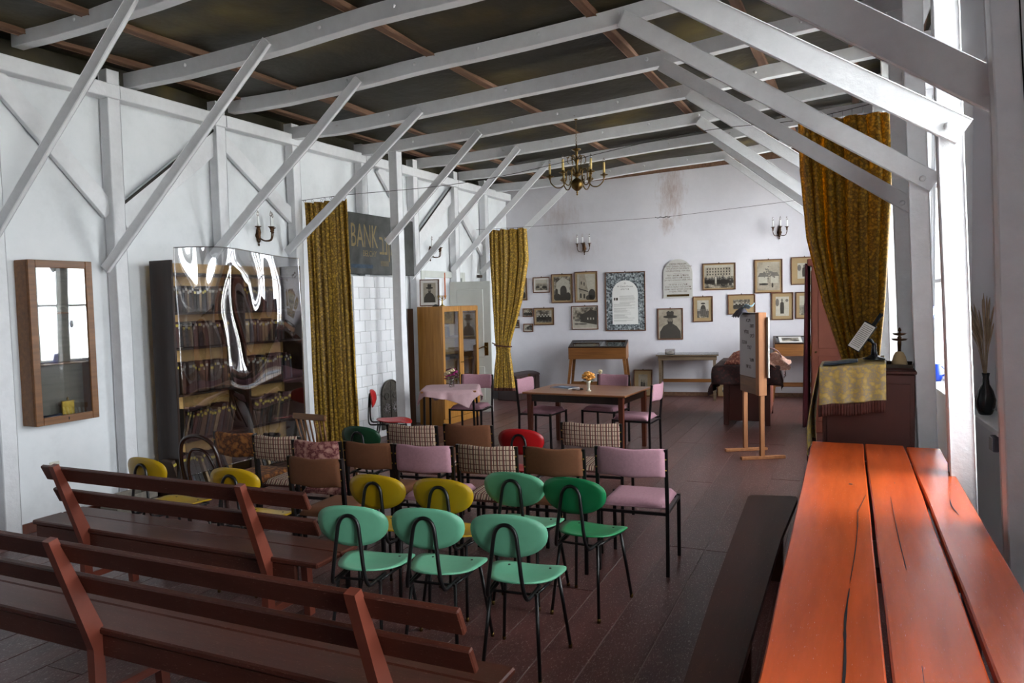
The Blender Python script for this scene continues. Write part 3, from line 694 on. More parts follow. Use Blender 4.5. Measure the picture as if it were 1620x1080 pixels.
# spindle chair
t = thing('spindle_chair', 'wooden spindle-backed chair before the left gold curtain', 'chair', (-4.44, 5.34, 0), R(-6))
MB().box((-.2, -.012, .79), (.2, .012, .845), .008, Matrix.Translation((0, -.05, 0))).build('top_rail', m_oak_d, t)
MB().box((-.2, 0, .41), (.2, .38, .44), .01).build('seat', m_oak_d, t)
for k in range(7):
    x = -.165 + k * .055; MB().tube([(x * 1.02, -.05, .80), (x * .85, .03, .435)], .008, 8).build('spindle', m_oak_d, t)
for sx in (1, -1):
    for y0, y1 in ((.05, -.03), (.33, .38)): MB().tube([(sx * .15, y0, .415), (sx * .2, y1, 0)], [.017, .012], 8).build('leg', m_oak_d, t)

# ================================================================== BENCHES AND PLANK TABLE
def slat_bench(label, loc, s0, s1, r0, r1, posts, rz=0, legs=()):
    """s0..s1 seat, r0..r1 back rails, posts: x of the kinked uprights"""
    t = thing('slatted_bench', label, 'bench', loc, rz, 'long painted benches with slatted backs')
    MB().box((s0, 0, .415), (s1, .20, .445), .007).build('seat_plank', m_bench, t)
    MB().box((s0, .206, .415), (s1 - .0, .36, .443), .007).build('seat_plank', m_bench, t)
    MB().box((s0 + .02, .012, .315), (s1 - .16, .037, .412), .005).build('apron', m_bench, t)
    MB().box((s0 + .02, .325, .335), (s1 - .16, .348, .412), .005).build('apron', m_bench, t)
    ang = math.atan2(.19, .42)
    for z0, z1 in ((.765, .865), (.61, .71)):
        ym = -.19 * ((z0 + z1) / 2 - .44) / .42 + .048; M_ = Matrix.Translation((0, ym, (z0 + z1) / 2)) @ Matrix.Rotation(ang, 4, 'X')
        o = MB().box((r0, -.013, -.05), (r1, .013, .05), .005, M_).build('back_rail', m_bench, t)
    for x in posts:
        up = [(-.02, 0), (.035, 0), (.028, .42), (.03, .45), (-.15, .885), (-.188, .875), (-.045, .44), (-.02, .36)]
        vs = [(x - .022, y - .012, z) for y, z in up] + [(x + .022, y - .012, z) for y, z in up]; n = len(up)
        fs = [tuple(range(n))[::-1], tuple(range(n, 2 * n))] + [(i, (i + 1) % n, (i + 1) % n + n, i + n) for i in range(n)]
        p = MB().add(vs, fs).build('upright', m_bench_end, t)
        MB().tube([(x, .30, .41), (x, .325, 0)], .022, sq=True).build('leg', m_bench_end, t)
        MB().box((x - .018, .02, .12), (x + .018, .30, .16), .004).build('foot_stretcher', m_bench_end, t)
    return t
slat_bench('long brown slatted bench farther from the camera, by the left wall', (0, 3.11, 0), -4.93, -2.60, -4.58, -2.54, (-4.41, -2.935, -3.66)[:2], 0)
slat_bench('long brown slatted bench nearest the camera at the bottom left', (0, 2.13, 0), -4.5, -1.17, -4.45, -1.12, (-2.985, -1.49), R(0))
# plank table on trestles
t = thing('plank_table', 'long orange-red gloss plank table beside the windows', 'table', (0, 0, 0), 0)
def plank(xa0, xb0, xa1, xb1, y0, y1, z0, z1, mat, name, par, sd, wob=.006, n=26):
    vs = []; e = .006
    for i in range(n + 1):
        y = y0 + (y1 - y0) * i / n; k = (y - 2.09) / 3.67; xa = xa0 + (xa1 - xa0) * k + noise.noise((y * 1.1, sd, 0)) * wob; xb = xb0 + (xb1 - xb0) * k + noise.noise((y * 1.1, sd + 9, 0)) * wob; dz = noise.noise((y * .9, sd, 5)) * .004
        vs += [(xa, y, z0), (xb, y, z0), (xb, y, z1 - e + dz), (xb - e, y, z1 + dz), ((xa + xb) / 2, y, z1 + dz - .001), (xa + e, y, z1 + dz), (xa, y, z1 - e + dz)]
    q = 7; fs = [(i * q + k, i * q + (k + 1) % q, (i + 1) * q + (k + 1) % q, (i + 1) * q + k) for i in range(n) for k in range(q)]
    fs += [tuple(range(q))[::-1], tuple(n * q + k for k in range(q))]
    return MB().add(vs, [f[::-1] for f in fs]).build(name, mat, par)
plank(-.26, .062, -.33, .004, .55, 5.76, .715, .75, m_orange, 'table_plank', t, 1)
plank(.080, .318, .014, .258, .5, 5.77, .716, .751, m_orange, 'table_plank', t, 2)
plank(.338, .525, .268, .470, .6, 5.73, .715, .75, m_orange, 'table_plank', t, 3)
for y in (1.2, 3.3, 5.35):
    MB().box((-.22 - .018 * (y - 2), y - .03, .65), (.46 - .018 * (y - 2), y + .03, .712), .005).build('crossbeam', m_maroonbox, t)
    for x in (-.18, .40): MB().tube([(x - .018 * (y - 2), y, .65), (x - .018 * (y - 2), y, 0)], .032, sq=True).build('leg', m_maroonbox, t)
def crack(pts, w_, name='crack'):
    cp = curve_pts([(x, y, .7512) for x, y in pts], 6); vs = []
    for i, p in enumerate(cp):
        k = w_ * math.sin(math.pi * (i + .3) / len(cp)) * rnd.uniform(.6, 1.3) + .0005; vs += [(p.x - k, p.y, p.z), (p.x + k, p.y, p.z)]
    vs += [(x, y, z - .0008) for x, y, z in vs]; n_ = len(cp); o_ = 2 * n_
    fs = [(2 * i, 2 * i + 1, 2 * i + 3, 2 * i + 2) for i in range(n_ - 1)] + [(o_ + 2 * i + 2, o_ + 2 * i + 3, o_ + 2 * i + 1, o_ + 2 * i) for i in range(n_ - 1)]
    MB().add(vs, fs).build(name, m_dark, t, kind='stuff')
crack([(-.055, 1.9), (-.045, 2.25), (-.05, 2.6), (-.042, 2.9)], .0035); crack([(-.042, 2.95), (-.028, 3.3), (-.02, 3.7), (-.022, 4.0)], .0012); crack([(-.02, 3.95), (.0, 4.15), (.015, 4.3)], .0012)
crack([(.15, 2.2), (.155, 2.9), (.14, 3.6), (.13, 4.3)], .0012); crack([(.15, 5.0), (.16, 4.6)], .001); crack([(.40, 4.35), (.395, 4.2), (.41, 4.05)], .002)
kn = MB().lathe([(.011, 0), (.009, .0015), (.004, -.0)], 12, (-.06, 4.52, .7497)); kn.build('knot_hole', m_dark, t)
t = thing('plank_bench', 'low dark brown plank bench along the orange table', 'bench', (0, 0, 0), 0)
vs = []
pl = [(-.70, 5.23), (-.685, 5.27), (-.655, 5.285), (-.44, 5.335), (-.405, 5.33), (-.392, 5.29), (-.41, 4.4), (-.40, 3.2), (-.38, 1.2), (-.545, 1.2), (-.57, 2.6), (-.625, 3.5), (-.665, 4.4)][::-1]
n_ = len(pl); MB().add([(x, y, .415) for x, y in pl] + [(x, y, .45) for x, y in pl], [tuple(range(n_)), tuple(range(2 * n_ - 1, n_ - 1, -1))] + [(i, i + n_, (i + 1) % n_ + n_, (i + 1) % n_) for i in range(n_)]).build('seat_plank', m_darkbench, t)
for y in (1.7, 3.4, 4.95):
    MB().box((-.6 - .02 * (y - 2), y - .025, 0), (-.44 - .004 * (y - 2), y + .025, .413), .005).build('leg', m_darkbench, t)

# ================================================================== TABLES AND CASES
def leg_table(t, x0, x1, y0, y1, h, top_t, leg, inset, apron, mtop, mleg, names=True, lw=.045):
    MB().box((x0, y0, h - top_t), (x1, y1, h), .005).build('tabletop', mtop, t)
    for x in (x0 + inset, x1 - inset):
        for y in (y0 + inset, y1 - inset): MB().tube([(x, y, h - top_t), (x, y, 0)], [leg, leg * .8], sq=True).build('leg', mleg, t)
    MB().box((x0 + inset, y0 + inset - .01, h - top_t - apron), (x1 - inset, y0 + inset + .01, h - top_t - .001), .003).box((x0 + inset, y1 - inset - .01, h - top_t - apron), (x1 - inset, y1 - inset + .01, h - top_t - .001), .003) \
        .box((x0 + inset - .01, y0 + inset, h - top_t - apron), (x0 + inset + .01, y1 - inset, h - top_t - .001), .003).box((x1 - inset - .01, y0 + inset, h - top_t - apron), (x1 - inset + .01, y1 - inset, h - top_t - .001), .003).build('apron', mleg, t)
t = thing('long_table', 'long brown veneered table with pink chairs around it', 'table', (-3.0, 8.58, 0), R(-3))
leg_table(t, -.64, .64, -.46, .48, .72, .022, .028, .07, .09, m_teak, m_mahog)
for ch in t.children:
    if ch.name.startswith('apron'): ch.data.materials.clear(); ch.data.materials.append(m_walnut)
# things on it
def flower_vase(name, label, loc, kind):
    t = thing(name, label, 'vase', loc)
    if kind == 'rose':
        MB().lathe([(.030, 0), (.034, .004), (.022, .012), (.013, .03), (.017, .06), (.026, .10), (.030, .125), (.027, .125), (.02, .09)], 18).build('body', m_vase, t)
    else:
        MB().lathe([(.034, 0), (.036, .005), (.033, .05), (.03, .08), (.037, .105), (.034, .105), (.028, .08), (.03, .02)], 18).build('body', m_clearv, t)
    return t
def bouquet(name, label, loc, cols, R_, n, seed, sz, stems=True):
    r2 = random.Random(seed); t = thing(name, label, 'flowers', loc); st = MB()
    for i in range(n):
        a = r2.uniform(0, 6.283); e = r2.uniform(.15, 1) ** .6; ph = math.acos(1 - 1.45 * (i + .5) / n); p = (R_ * .62 * math.sin(ph) * math.cos(i * 2.4), R_ * .62 * math.sin(ph) * math.sin(i * 2.4), R_ * (.42 + .62 * math.cos(ph)) + r2.uniform(-.1, .1) * R_)
        st.tube(curve_pts([(0, 0, -.09), (p[0] * .3, p[1] * .3, p[2] * .3), p], 3), .0015, 5)
        fm = MB(); s_ = sz * r2.uniform(.8, 1.2)
        for q in range(7):
            b = q * 2.4; rr_ = s_ * (.25 + .06 * q)
            fm.ball((p[0] + rr_ * math.cos(b) * .8, p[1] + rr_ * math.sin(b) * .8, p[2] + s_ * .15 * math.sin(q * 3)), s_ * .42, 6, .75)
        fm.build('blossom', cols[i % len(cols)], t)
    st.build('stems', m_leaf, t); lf = MB()
    for i in range(n + 4):
        a = r2.uniform(0, 6.283); k = R_ * r2.uniform(.5, 1); x, y = k * math.cos(a), k * math.sin(a); z = r2.uniform(-.02, R_ * .6); dx, dy = -math.sin(a) * .012, math.cos(a) * .012
        lf.add([(x * .5, y * .5, z), (x * .8 + dx, y * .8 + dy, z + .012), (x * 1.15, y * 1.15, z), (x * .8 - dx, y * .8 - dy, z + .008)], [(0, 1, 2, 3)])
    lf.build('leaves', m_leaf, t, kind='stuff'); return t
ZT_ = .72
flower_vase('flower_vase', 'small white vase holding apricot roses on the long table', (-2.93, 8.44, ZT_), 'rose')
bq = bouquet('rose_bouquet', 'apricot roses in the white vase on the long table', (-2.93, 8.44, ZT_ + .125), [m_rose], .085, 12, 4, .048)
MB().tube(curve_pts([(0, 0, -.05), (.05, .03, .06), (.125, .05, .10)], 4), .0018, 5).build('stems', m_leaf, bq); fm = MB()
for q in range(6): fm.ball((.13 + .014 * math.cos(q), .05 + .01 * math.sin(q * 2), .10 + .016 * math.sin(q)), .013, 6)
fm.build('blossom', m_drycream, bq)
t = thing('magazine', 'blue and white magazine lying on the long table', 'magazine', (-3.33, 8.70, ZT_), R(-20))
MB().box((-.15, -.11, 0), (.15, .11, .006), .001).build('pages', m_paper, t)
MB().box((-.148, -.108, .0062), (.148, .108, .0074), 0).build('cover', plain('blue_magazine_cover', c('28456e'), .35, var=.6, vs=16), t)
MB().box((-.10, -.02, .0076), (.06, .06, .0082), 0).build('cover_picture', plain('pale_cover_picture', c('a8bccc'), .35, var=.4, vs=30), t)
t = thing('marker_pen', 'black marker pen on the long table beside the magazine', 'pen', (-3.10, 8.52, ZT_ + .009), R(14))
MB().tube([(-.06, 0, 0), (.03, 0, 0)], .008, 10).build('barrel', m_whiteboard, t); MB().tube([(.03, 0, 0), (.072, 0, 0)], .009, 10).build('cap', m_bakelite, t)
# small table with cloth
SX, SY = -4.72, 8.32
t = thing('small_table', 'small black-legged table under the pale pink cloth', 'table', (SX, SY, 0), R(24))
MB().box((-.34, -.34, .700), (.34, .34, .722), .004).build('tabletop', m_teak, t)
for sx in (1, -1):
    for sy in (1, -1): MB().tube([(sx * .3, sy * .3, .69), (sx * .31, sy * .31, 0)], .013, sq=True).build('leg', m_black, t)
MB().tube([(-.3, -.3, .68), (.3, -.3, .68), (.3, .3, .68), (-.3, .3, .68)], .011, 4, True, sq=True).build('frame', m_black, t)
def cloth(u, v):
    a = u * 2 * math.pi; H_ = .345
    ca, sa = math.cos(a), math.sin(a); k = H_ / max(abs(ca), abs(sa)); k = min(k, H_ * 1.28)
    th = a + R(12); c2, s2 = math.cos(th), math.sin(th); ext = .45 / max(abs(c2), abs(s2))       # cloth laid diagonally
    if v < .5: r_ = k * v * 2; return (r_ * ca, r_ * sa, .727 + .004 * noise.noise((r_ * ca * 9, r_ * sa * 9, 0)))
    q = (v - .5) * 2; drop = max(.04, ext - k) * 1.0; fl_ = .016 * math.sin(a * 9) * q + .01 * math.sin(a * 17 + 1) * q
    return ((k + .012 * min(1, q * 6) + .03 * q + fl_) * ca, (k + .012 * min(1, q * 6) + .03 * q + fl_) * sa, .727 - drop * q)
tcl = MB().sheet(cloth, 96, 26, .003).build('tablecloth', m_tcloth); tcl.location = (SX, SY, 0.001); tcl.rotation_euler = (0, 0, R(24))
tag(tcl, 'pale pink cloth laid diagonally over the small table', 'tablecloth')
flower_vase('flower_vase', 'small glass vase of dried flowers on the pink cloth', (-4.73, 8.36, .731), 'glass')
bouquet('dried_bouquet', 'dried bouquet with a magenta bloom on the small table', (-4.73, 8.36, .835), [m_drycream, m_dryplum, m_drycream, m_magenta, m_dryplum], .12, 34, 9, .034)

# desk-like display cases against the back wall
def bwp(u, off, z=0): d = Vector((math.cos(BW), math.sin(BW), 0)); nrm = Vector((math.sin(BW), -math.cos(BW), 0)); p = Vector((-6.18, 13.2, 0)) + d * u + nrm * off; return (p.x, p.y, z)
def desk_case(label, loc, rz, W_, D, zf, zbk, depth_box, mat):
    t = thing('display_case', label, 'display case', loc, rz, 'slope-topped display cases at the back wall'); h = W_ / 2
    z0 = zf - depth_box
    MB().prism([(0, 0)], 0, 0) if False else None
    vs = [(-h, 0, z0), (h, 0, z0), (h, D, z0), (-h, D, z0), (-h, 0, zf), (h, 0, zf), (h, D, zbk), (-h, D, zbk)]
    MB().add(vs, [(3, 2, 1, 0), (0, 1, 5, 4), (1, 2, 6, 5), (2, 3, 7, 6), (3, 0, 4, 7), (4, 5, 6, 7)]).build('case', mat, t)
    sl = math.atan2(zbk - zf, D); M_ = Matrix.Translation((0, 0, zf)) @ Matrix.Rotation(sl, 4, 'X'); L = D / math.cos(sl); f = .04
    MB().box((-h, 0, .0), (h, f, .022), .003, M_).box((-h, L - f, .0), (h, L, .022), .003, M_).box((-h, f, .0), (-h + f, L - f, .022), .003, M_).box((h - f, f, .0), (h, L - f, .022), .003, M_).build('lid_frame', m_walnut, t)
    MB().box((-h + f, f, .001), (h - f, L - f, .002), 0, M_).build('lining', m_gcloth, t)
    MB().box((-h + f, f, .012), (h - f, L - f, .015), 0, M_).build('glass', m_cabglass, t)
    for sx in (1, -1):
        MB().tube([(sx * (h - .04), .05, z0), (sx * (h + .04), -.02, 0)], [.026, .018], sq=True).build('leg', mat, t)
        MB().tube([(sx * (h - .04), D - .04, z0), (sx * (h + .04), D - .01, 0)], [.026, .018], sq=True).build('leg', mat, t)
    MB().box((-h, D - .06, .24), (h, D - .03, .29), .004).box((-h, .01, .255), (h, .04, .285), .004).build('stretcher', mat, t)
    return t, M_, L
t1, M1, L1 = desk_case('slope-topped oak display case left of the glass-topped table', bwp(1.80, .66), BW, 1.03, .42, .93, 1.03, .20, m_oak_d)
def sheet_on(name, label, cat, t, M_, x0, x1, y0, y1, mat, pic=None, z=.0035, grp=None):
    o = thing(name, label, cat, t.matrix_basis @ M_ @ Vector(((x0 + x1) / 2, (y0 + y1) / 2, z)), 0, grp)
    o.rotation_euler = (t.matrix_basis @ M_).to_euler()
    a, b = (x1 - x0) / 2, (y1 - y0) / 2
    MB().box((-a, -b, 0), (a, b, .0012), 0).build('sheet', mat, o)
    if pic: MB().box((-a * .75, -b * .7, .0013), (a * .75, b * .65, .0017), 0).build('print', pic, o)
    return o
bpy.context.view_layer.update()
sheet_on('document', 'large yellowed document in the left half of the oak display case', 'document', t1, M1, -.42, -.05, .08, .36, m_mat, m_photo_l)
sheet_on('document', 'pale document in the right half of the oak display case', 'document', t1, M1, .05, .40, .08, .36, m_paper, m_photo_l)
t3, M3, L3 = desk_case('oak display case half hidden behind the velvet ark curtain', bwp(5.30, .66), BW, 1.0, .42, .97, 1.07, .20, m_oak_d)
bpy.context.view_layer.update()
sheet_on('document', 'open white sheet with a photo lying on the right oak display case', 'document', t3, M3, -.42, -.06, .03, .36, m_paper, m_photo, .024)
t = thing('glass_top_table', 'narrow brown table with a glass top below the portrait with the hat', 'table', bwp(3.36, .60), BW, None)
MB().box((-.50, .0, .70), (.50, .50, .775), .004).box((-.53, -.03, .776), (.53, .53, .796), .003).build('tabletop', m_umber, t)
MB().box((-.53, -.03, .797), (.53, .53, .803), .001).build('glass', m_cabglass, t)
MB().box((-.49, .01, .7965), (.49, .49, .7968), 0).build('lining', m_paper, t)  # pale sheet added to give the glass top its bright reflection
for sx in (1, -1):
    for y in (.03, .46): MB().tube([(sx * .46, y, .70), (sx * .46, y, 0)], .024, sq=True).build('leg', m_umber, t)
MB().box((-.46, .44, .27), (.46, .47, .33), .004).build('stretcher', m_oak_d, t)
t = thing('glass_box', 'small clear box of papers on the glass-topped table', 'box', bwp(2.98, .42, .803), BW)
MB().box((0, -.1, 0), (.17, .05, .085), .003).build('case', m_clearv, t); MB().box((.02, -.08, .004), (.15, .03, .03), .004).box((.04, -.07, .031), (.14, .02, .045), .004).build('papers', m_paper, t)
# trunk
t = thing('travel_trunk', 'dark domed travelling trunk beside the tied gold curtain', 'trunk', (-5.62, 12.30, 0), R(82))
MB().box((0, 0, 0), (.80, .42, .40), .01).build('body', m_chest, t)
lid = [(0, .405)] ; pr = [(y, .405 + .045 * max(0, math.sin(math.pi * (y / .42))) ** .6 + .03) for y in [.42 * k / 10 for k in range(11)]]
vs = [(x, y, z) for x in (-.005, .805) for y, z in [(0, .405)] + pr + [(.42, .405)]]; n_ = len(vs) // 2
MB().add(vs, [tuple(range(n_)), tuple(range(2 * n_ - 1, n_ - 1, -1))] + [(i, i + n_, (i + 1) % n_ + n_, (i + 1) % n_) for i in range(n_)]).build('lid', m_chest, t)
for x in (.12, .40, .64): MB().box((x, -.008, .01), (x + .035, .0, .43), .002).build('strap', m_clay, t)
MB().box((.36, -.02, .34), (.44, -.008, .46), .004).build('latch', m_brass, t)

# ================================================================== PICTURES AND TABLETS
def ell(cx, cz, rx, rz, n=16): return [(cx + rx * math.cos(2 * math.pi * k / n), cz + rz * math.sin(2 * math.pi * k / n)) for k in range(n)]
def rect(x0, z0, x1, z1): return [(x0, z0), (x1, z0), (x1, z1), (x0, z1)]
def arch(x0, x1, z0, z1, n=12):
    r_ = (x1 - x0) / 2; cx = (x0 + x1) / 2; return [(x0, z0), (x1, z0)] + [(cx + r_ * math.cos(math.pi * k / n), z1 - r_ + r_ * math.sin(math.pi * k / n)) for k in range(n + 1)]
def person(x, z, h): return [[(x - h * .17, z), (x + h * .17, z), (x + h * .2, z + h * .35), (x + h * .17, z + h * .72), (x, z + h * .8), (x - h * .17, z + h * .72), (x - h * .2, z + h * .35)], ell(x, z + h * .88, h * .1, h * .12, 10)]
def pic_content(kind, sd=0):
    """flat shapes in 0..1 x 0..1: (part name, material, polygons)"""
    q = random.Random(sd)
    if kind == 'portrait':
        return [('backdrop', m_photo_l, [rect(0, 0, 1, 1)]), ('coat', m_ink, [[(.05, 0), (.95, 0), (.93, .25), (.78, .42), (.62, .5), (.38, .5), (.2, .42), (.06, .24)]]), ('face', m_faceg, [ell(.5, .62, .115, .16, 20)]),
                ('beard', m_ink, [[(.375, .66), (.40, .5), (.46, .40), (.5, .36), (.54, .40), (.60, .5), (.625, .66), (.59, .60), (.55, .575), (.5, .59), (.45, .575), (.41, .60)]]), ('hat', m_ink, [ell(.5, .745, .30, .055, 20), [(.36, .76), (.64, .76), (.66, .9), (.58, .95), (.5, .92), (.42, .95), (.34, .9)]]),
                ('eyes', m_ink, [ell(.455, .65, .018, .01, 8), ell(.545, .65, .018, .01, 8)]), ('nose', m_midink, [[(.492, .64), (.508, .64), (.516, .59), (.484, .59)]]), ('mouth', m_ink, [ell(.5, .553, .03, .007, 8)])]
    if kind == 'building':
        w_ = [rect(.08 + .095 * i, z, .12 + .095 * i, z + .07) for i in range(9) for z in (.56, .68, .80)]
        ppl = [p for i in range(22) for p in person(.05 + .042 * i, q.uniform(.1, .25), q.uniform(.22, .32))]
        return [('sky', m_pale, [rect(0, .5, 1, 1)]), ('facade', m_photo_l, [rect(.03, .3, .9, .9)]), ('windows', m_ink, w_), ('crowd', m_ink, ppl[::2] + [rect(0, .2, 1, .34)]), ('faces', m_midink, ppl[1::2]), ('monument', m_pale, [rect(.36, .2, .42, .5)])]
    if kind == 'archway': return [('wall', m_photo, [rect(0, 0, 1, 1)]), ('facade', m_pale, [[(.1, .1), (.95, .1), (.95, .8), (.55, .98), (.15, .75)]]), ('arch', m_ink, [arch(.38, .78, .08, .62), arch(.08, .24, .1, .5)]), ('bushes', m_ink, [ell(.2, .14, .22, .16), ell(.55, .1, .3, .12), ell(.86, .16, .16, .18)])]
    if kind == 'tower': return [('sky', m_pale, [rect(0, 0, 1, 1)]), ('tower', m_photo_l, [[(.08, 0), (.62, 0), (.6, .35), (.5, .75), (.42, 1), (.1, 1)]]), ('windows', m_ink, [arch(.14, .24, .08, .26), arch(.34, .44, .06, .24), rect(.2, .6, .26, .72), rect(.36, .55, .42, .68)]), ('trees', m_ink, [ell(.82, .2, .2, .22), ell(.72, .08, .25, .12)]), ('cornice', m_ink, [[(.08, .42), (.62, .30), (.62, .34), (.08, .46)]])]
    if kind == 'street': return [('ground', m_pale, [[(0, 0), (1, 0), (1, .3), (0, .42)]]), ('houses', m_ink, [[(.3, .3), (1, .15), (1, .8), (.75, .9), (.5, .72), (.3, .66)]]), ('windows', m_pale, [rect(.6 + .12 * i, .4, .65 + .12 * i, .5) for i in range(3)]), ('rubble', m_midink, [ell(.2, .38, .14, .06), ell(.4, .2, .2, .05), ell(.15, .2, .1, .05)])]
    if kind == 'group': return [('room', m_photo, [rect(0, 0, 1, 1)])] + [('sitters', m_ink, [p for i in range(9) for p in person(.1 + .1 * i, .08 + .12 * (i % 2), .5)][::2]), ('faces', m_pale, [p for i in range(9) for p in person(.1 + .1 * i, .08 + .12 * (i % 2), .5)][1::2])]
    if kind == 'man': pp_ = person(.48, .12, .78); return [('snow', m_pale, [rect(0, 0, 1, 1)]), ('figure', m_ink, [pp_[0]]), ('face', m_midink, [pp_[1]]), ('bushes', m_midink, [ell(.12, .7, .14, .2), ell(.85, .8, .12, .08)])]
    if kind == 'couple': a_, b_ = person(.36, .1, .62), person(.62, .1, .56); return [('backdrop', m_photo_l, [rect(0, 0, 1, 1)]), ('figures', m_ink, [a_[0], b_[0]]), ('faces', m_faceg, [a_[1], b_[1]])]
    if kind == 'gate': return [('sky', m_pale, [rect(0, .4, 1, 1)]), ('gate', m_ink, [arch(.3, .75, .08, .74), ell(.52, .82, .2, .05)]), ('fence', m_midink, [rect(.02 + .08 * i, .1, .06 + .08 * i, .5) for i in range(12)])]
    if kind == 'tree': return [('sky', m_photo_l, [rect(0, 0, 1, 1)]), ('houses', m_pale, [rect(.06, .25, .45, .48), rect(.6, .25, .95, .5)]), ('roofs', m_midink, [[(.02, .48), (.49, .48), (.38, .62), (.12, .62)], [(.56, .5), (.98, .5), (.9, .64), (.64, .64)]]), ('tree', m_midink, [ell(.48 + q.gauss(0, .12), .60 + q.gauss(0, .09), q.uniform(.015, .05), q.uniform(.01, .03), 7) for _ in range(46)] + [[(.47, .3), (.5, .3), (.5, .6), (.48, .6)]]), ('horse_cart', m_ink, [ell(.3, .22, .2, .04), rect(.1, .18, .14, .26)]), ('passer_by', m_ink, [person(.68, .1, .2)[0]])]
    if kind == 'synagogue': return [('sky', m_pale, [rect(0, .55, 1, 1)]), ('facade', m_photo_l, [rect(.05, .25, .95, .68)]), ('windows', m_ink, [rect(.12 + .13 * i, .4, .18 + .13 * i, .56) for i in range(6)]), ('trees', m_ink, [ell(.2, .3, .16, .12), ell(.75, .28, .2, .14)])]
    return [('photo', m_photo, [rect(0, 0, 1, 1)])]
def picture(label, loc, rz, W_, H_, kind, fr=.018, mount=.0, mm=None, group=None, tilt=0, sd=0, fm=None, cat='picture', name='framed_photograph', mb_=None):
    t = thing(name, label, cat, loc, rz, group); t.rotation_euler = (tilt, 0, rz)
    d = .022; f = MB(); w, h = W_, H_
    f.box((0, -d, 0), (fr, 0, h), .003).box((w - fr, -d, 0), (w, 0, h), .003).box((fr, -d, 0), (w - fr, 0, fr), .003).box((fr, -d, h - fr), (w - fr, 0, h), .003)
    f.build('frame', fm or m_frame, t)
    MB().box((fr, -.010, fr), (w - fr, -.002, h - fr), 0).build('mount', mm or m_mat, t)
    if W_ > .3: MB().box((w / 2 - .008, -.006, h), (w / 2 + .008, 0, h + .014), .002).build('hanger', m_iron, t)
    x0, x1, z0, z1 = fr + mount, w - fr - mount, fr + (mb_ if mb_ is not None else mount), h - fr - mount
    MB().box((x0, -.0115, z0), (x1, -.0101, z1), 0).build('photo_print', m_photo_l if kind in ('tree', 'man') else m_photo, t)
    y = -.0117
    for (nm, mt, polys) in pic_content(kind, sd):
        mb = MB()
        for p in polys:
            pts = [(x0 + (x1 - x0) * min(1, max(0, a)), z0 + (z1 - z0) * min(1, max(0, b))) for a, b in p]
            mb.prism(pts, y - .0002, y)
        mb.build(nm, mt, t, kind='stuff'); y -= .00035
    return t
def bpic(u0, u1, z0, z1, label, kind, **k): return picture(label, bwp(u0, .001, z0), BW, u1 - u0, z1 - z0, kind, **k)
bpic(.50, .83, 1.94, 2.237, 'small landscape street photo with a white mount, leftmost of the upper row', 'synagogue', mount=.03, mm=m_matw)
bpic(.858, 1.27, 1.738, 2.282, 'tall dark photo of a building with a high arched gateway', 'archway', mount=.03)
bpic(1.306, 1.735, 1.739, 2.315, 'tall photo of a rounded corner building', 'tower', mount=.03)
bpic(.289, .49, 1.49, 1.651, 'tiny dark framed photo at the left edge of the large group photo', 'group')
bpic(.295, .49, 1.201, 1.361, 'tiny framed street photo hanging lowest beside the left curtain', 'street')
bpic(.505, .899, 1.328, 1.658, 'landscape group photo in a tan mount below the archway photo', 'group', mount=.03)
bpic(1.233, 1.738, 1.233, 1.679, 'landscape photo of a ruined street below the tower photo', 'street', mount=.012, mm=m_matw)
bpic(.12, .39, 1.805, 2.232, 'dark framed photo half hidden by the tied gold curtain', 'archway', mount=.02)
bpic(.08, .222, 1.277, 1.436, 'tiny framed photo peeping out beside the left curtain, lower one', 'street')
bpic(.09, .225, 1.507, 1.604, 'tiny framed photo peeping out beside the left curtain, upper one', 'group')
bpic(2.821, 3.276, 1.03, 1.6, 'portrait of a bearded man in a wide black hat', 'portrait', mount=.0, fr=.02)
bpic(3.452, 3.799, 1.343, 1.803, 'small upright photo of an arched gate in a tan mount', 'gate', mount=.055)
bpic(3.623, 4.194, 1.908, 2.386, 'large photo of a crowd before a long many-windowed building', 'building', mount=.018)
bpic(4.054, 4.523, 1.465, 1.822, 'landscape photo in a wide tan mount right above the easel', 'group', mount=.075, sd=3)
bpic(4.508, 4.978, 1.832, 2.421, 'large faded photo of a big tree between low houses', 'tree', mount=.03)
bpic(4.789, 5.153, 1.355, 1.837, 'photo of one dark-coated figure, lower row right', 'man', mount=.055)
bpic(5.186, 5.56, 1.371, 1.838, 'tan-mounted photo beside the velvet curtain, lower row', 'gate', mount=.05)
bpic(5.115, 5.56, 1.96, 2.443, 'tan-mounted photo of a small dark figure at the upper right corner', 'man', mount=.09, sd=5)
picture('old couple photograph in a wide tan mount leaning at floor level beside the glass-topped table', bwp(2.38, .10, .0), BW, .34, .49, 'couple', mount=.07, tilt=R(-7))
picture('small tan-mounted picture on the floor behind the draped altar table', bwp(3.86, .08, .0), BW, .30, .26, 'gate', mount=.07, tilt=R(-7))
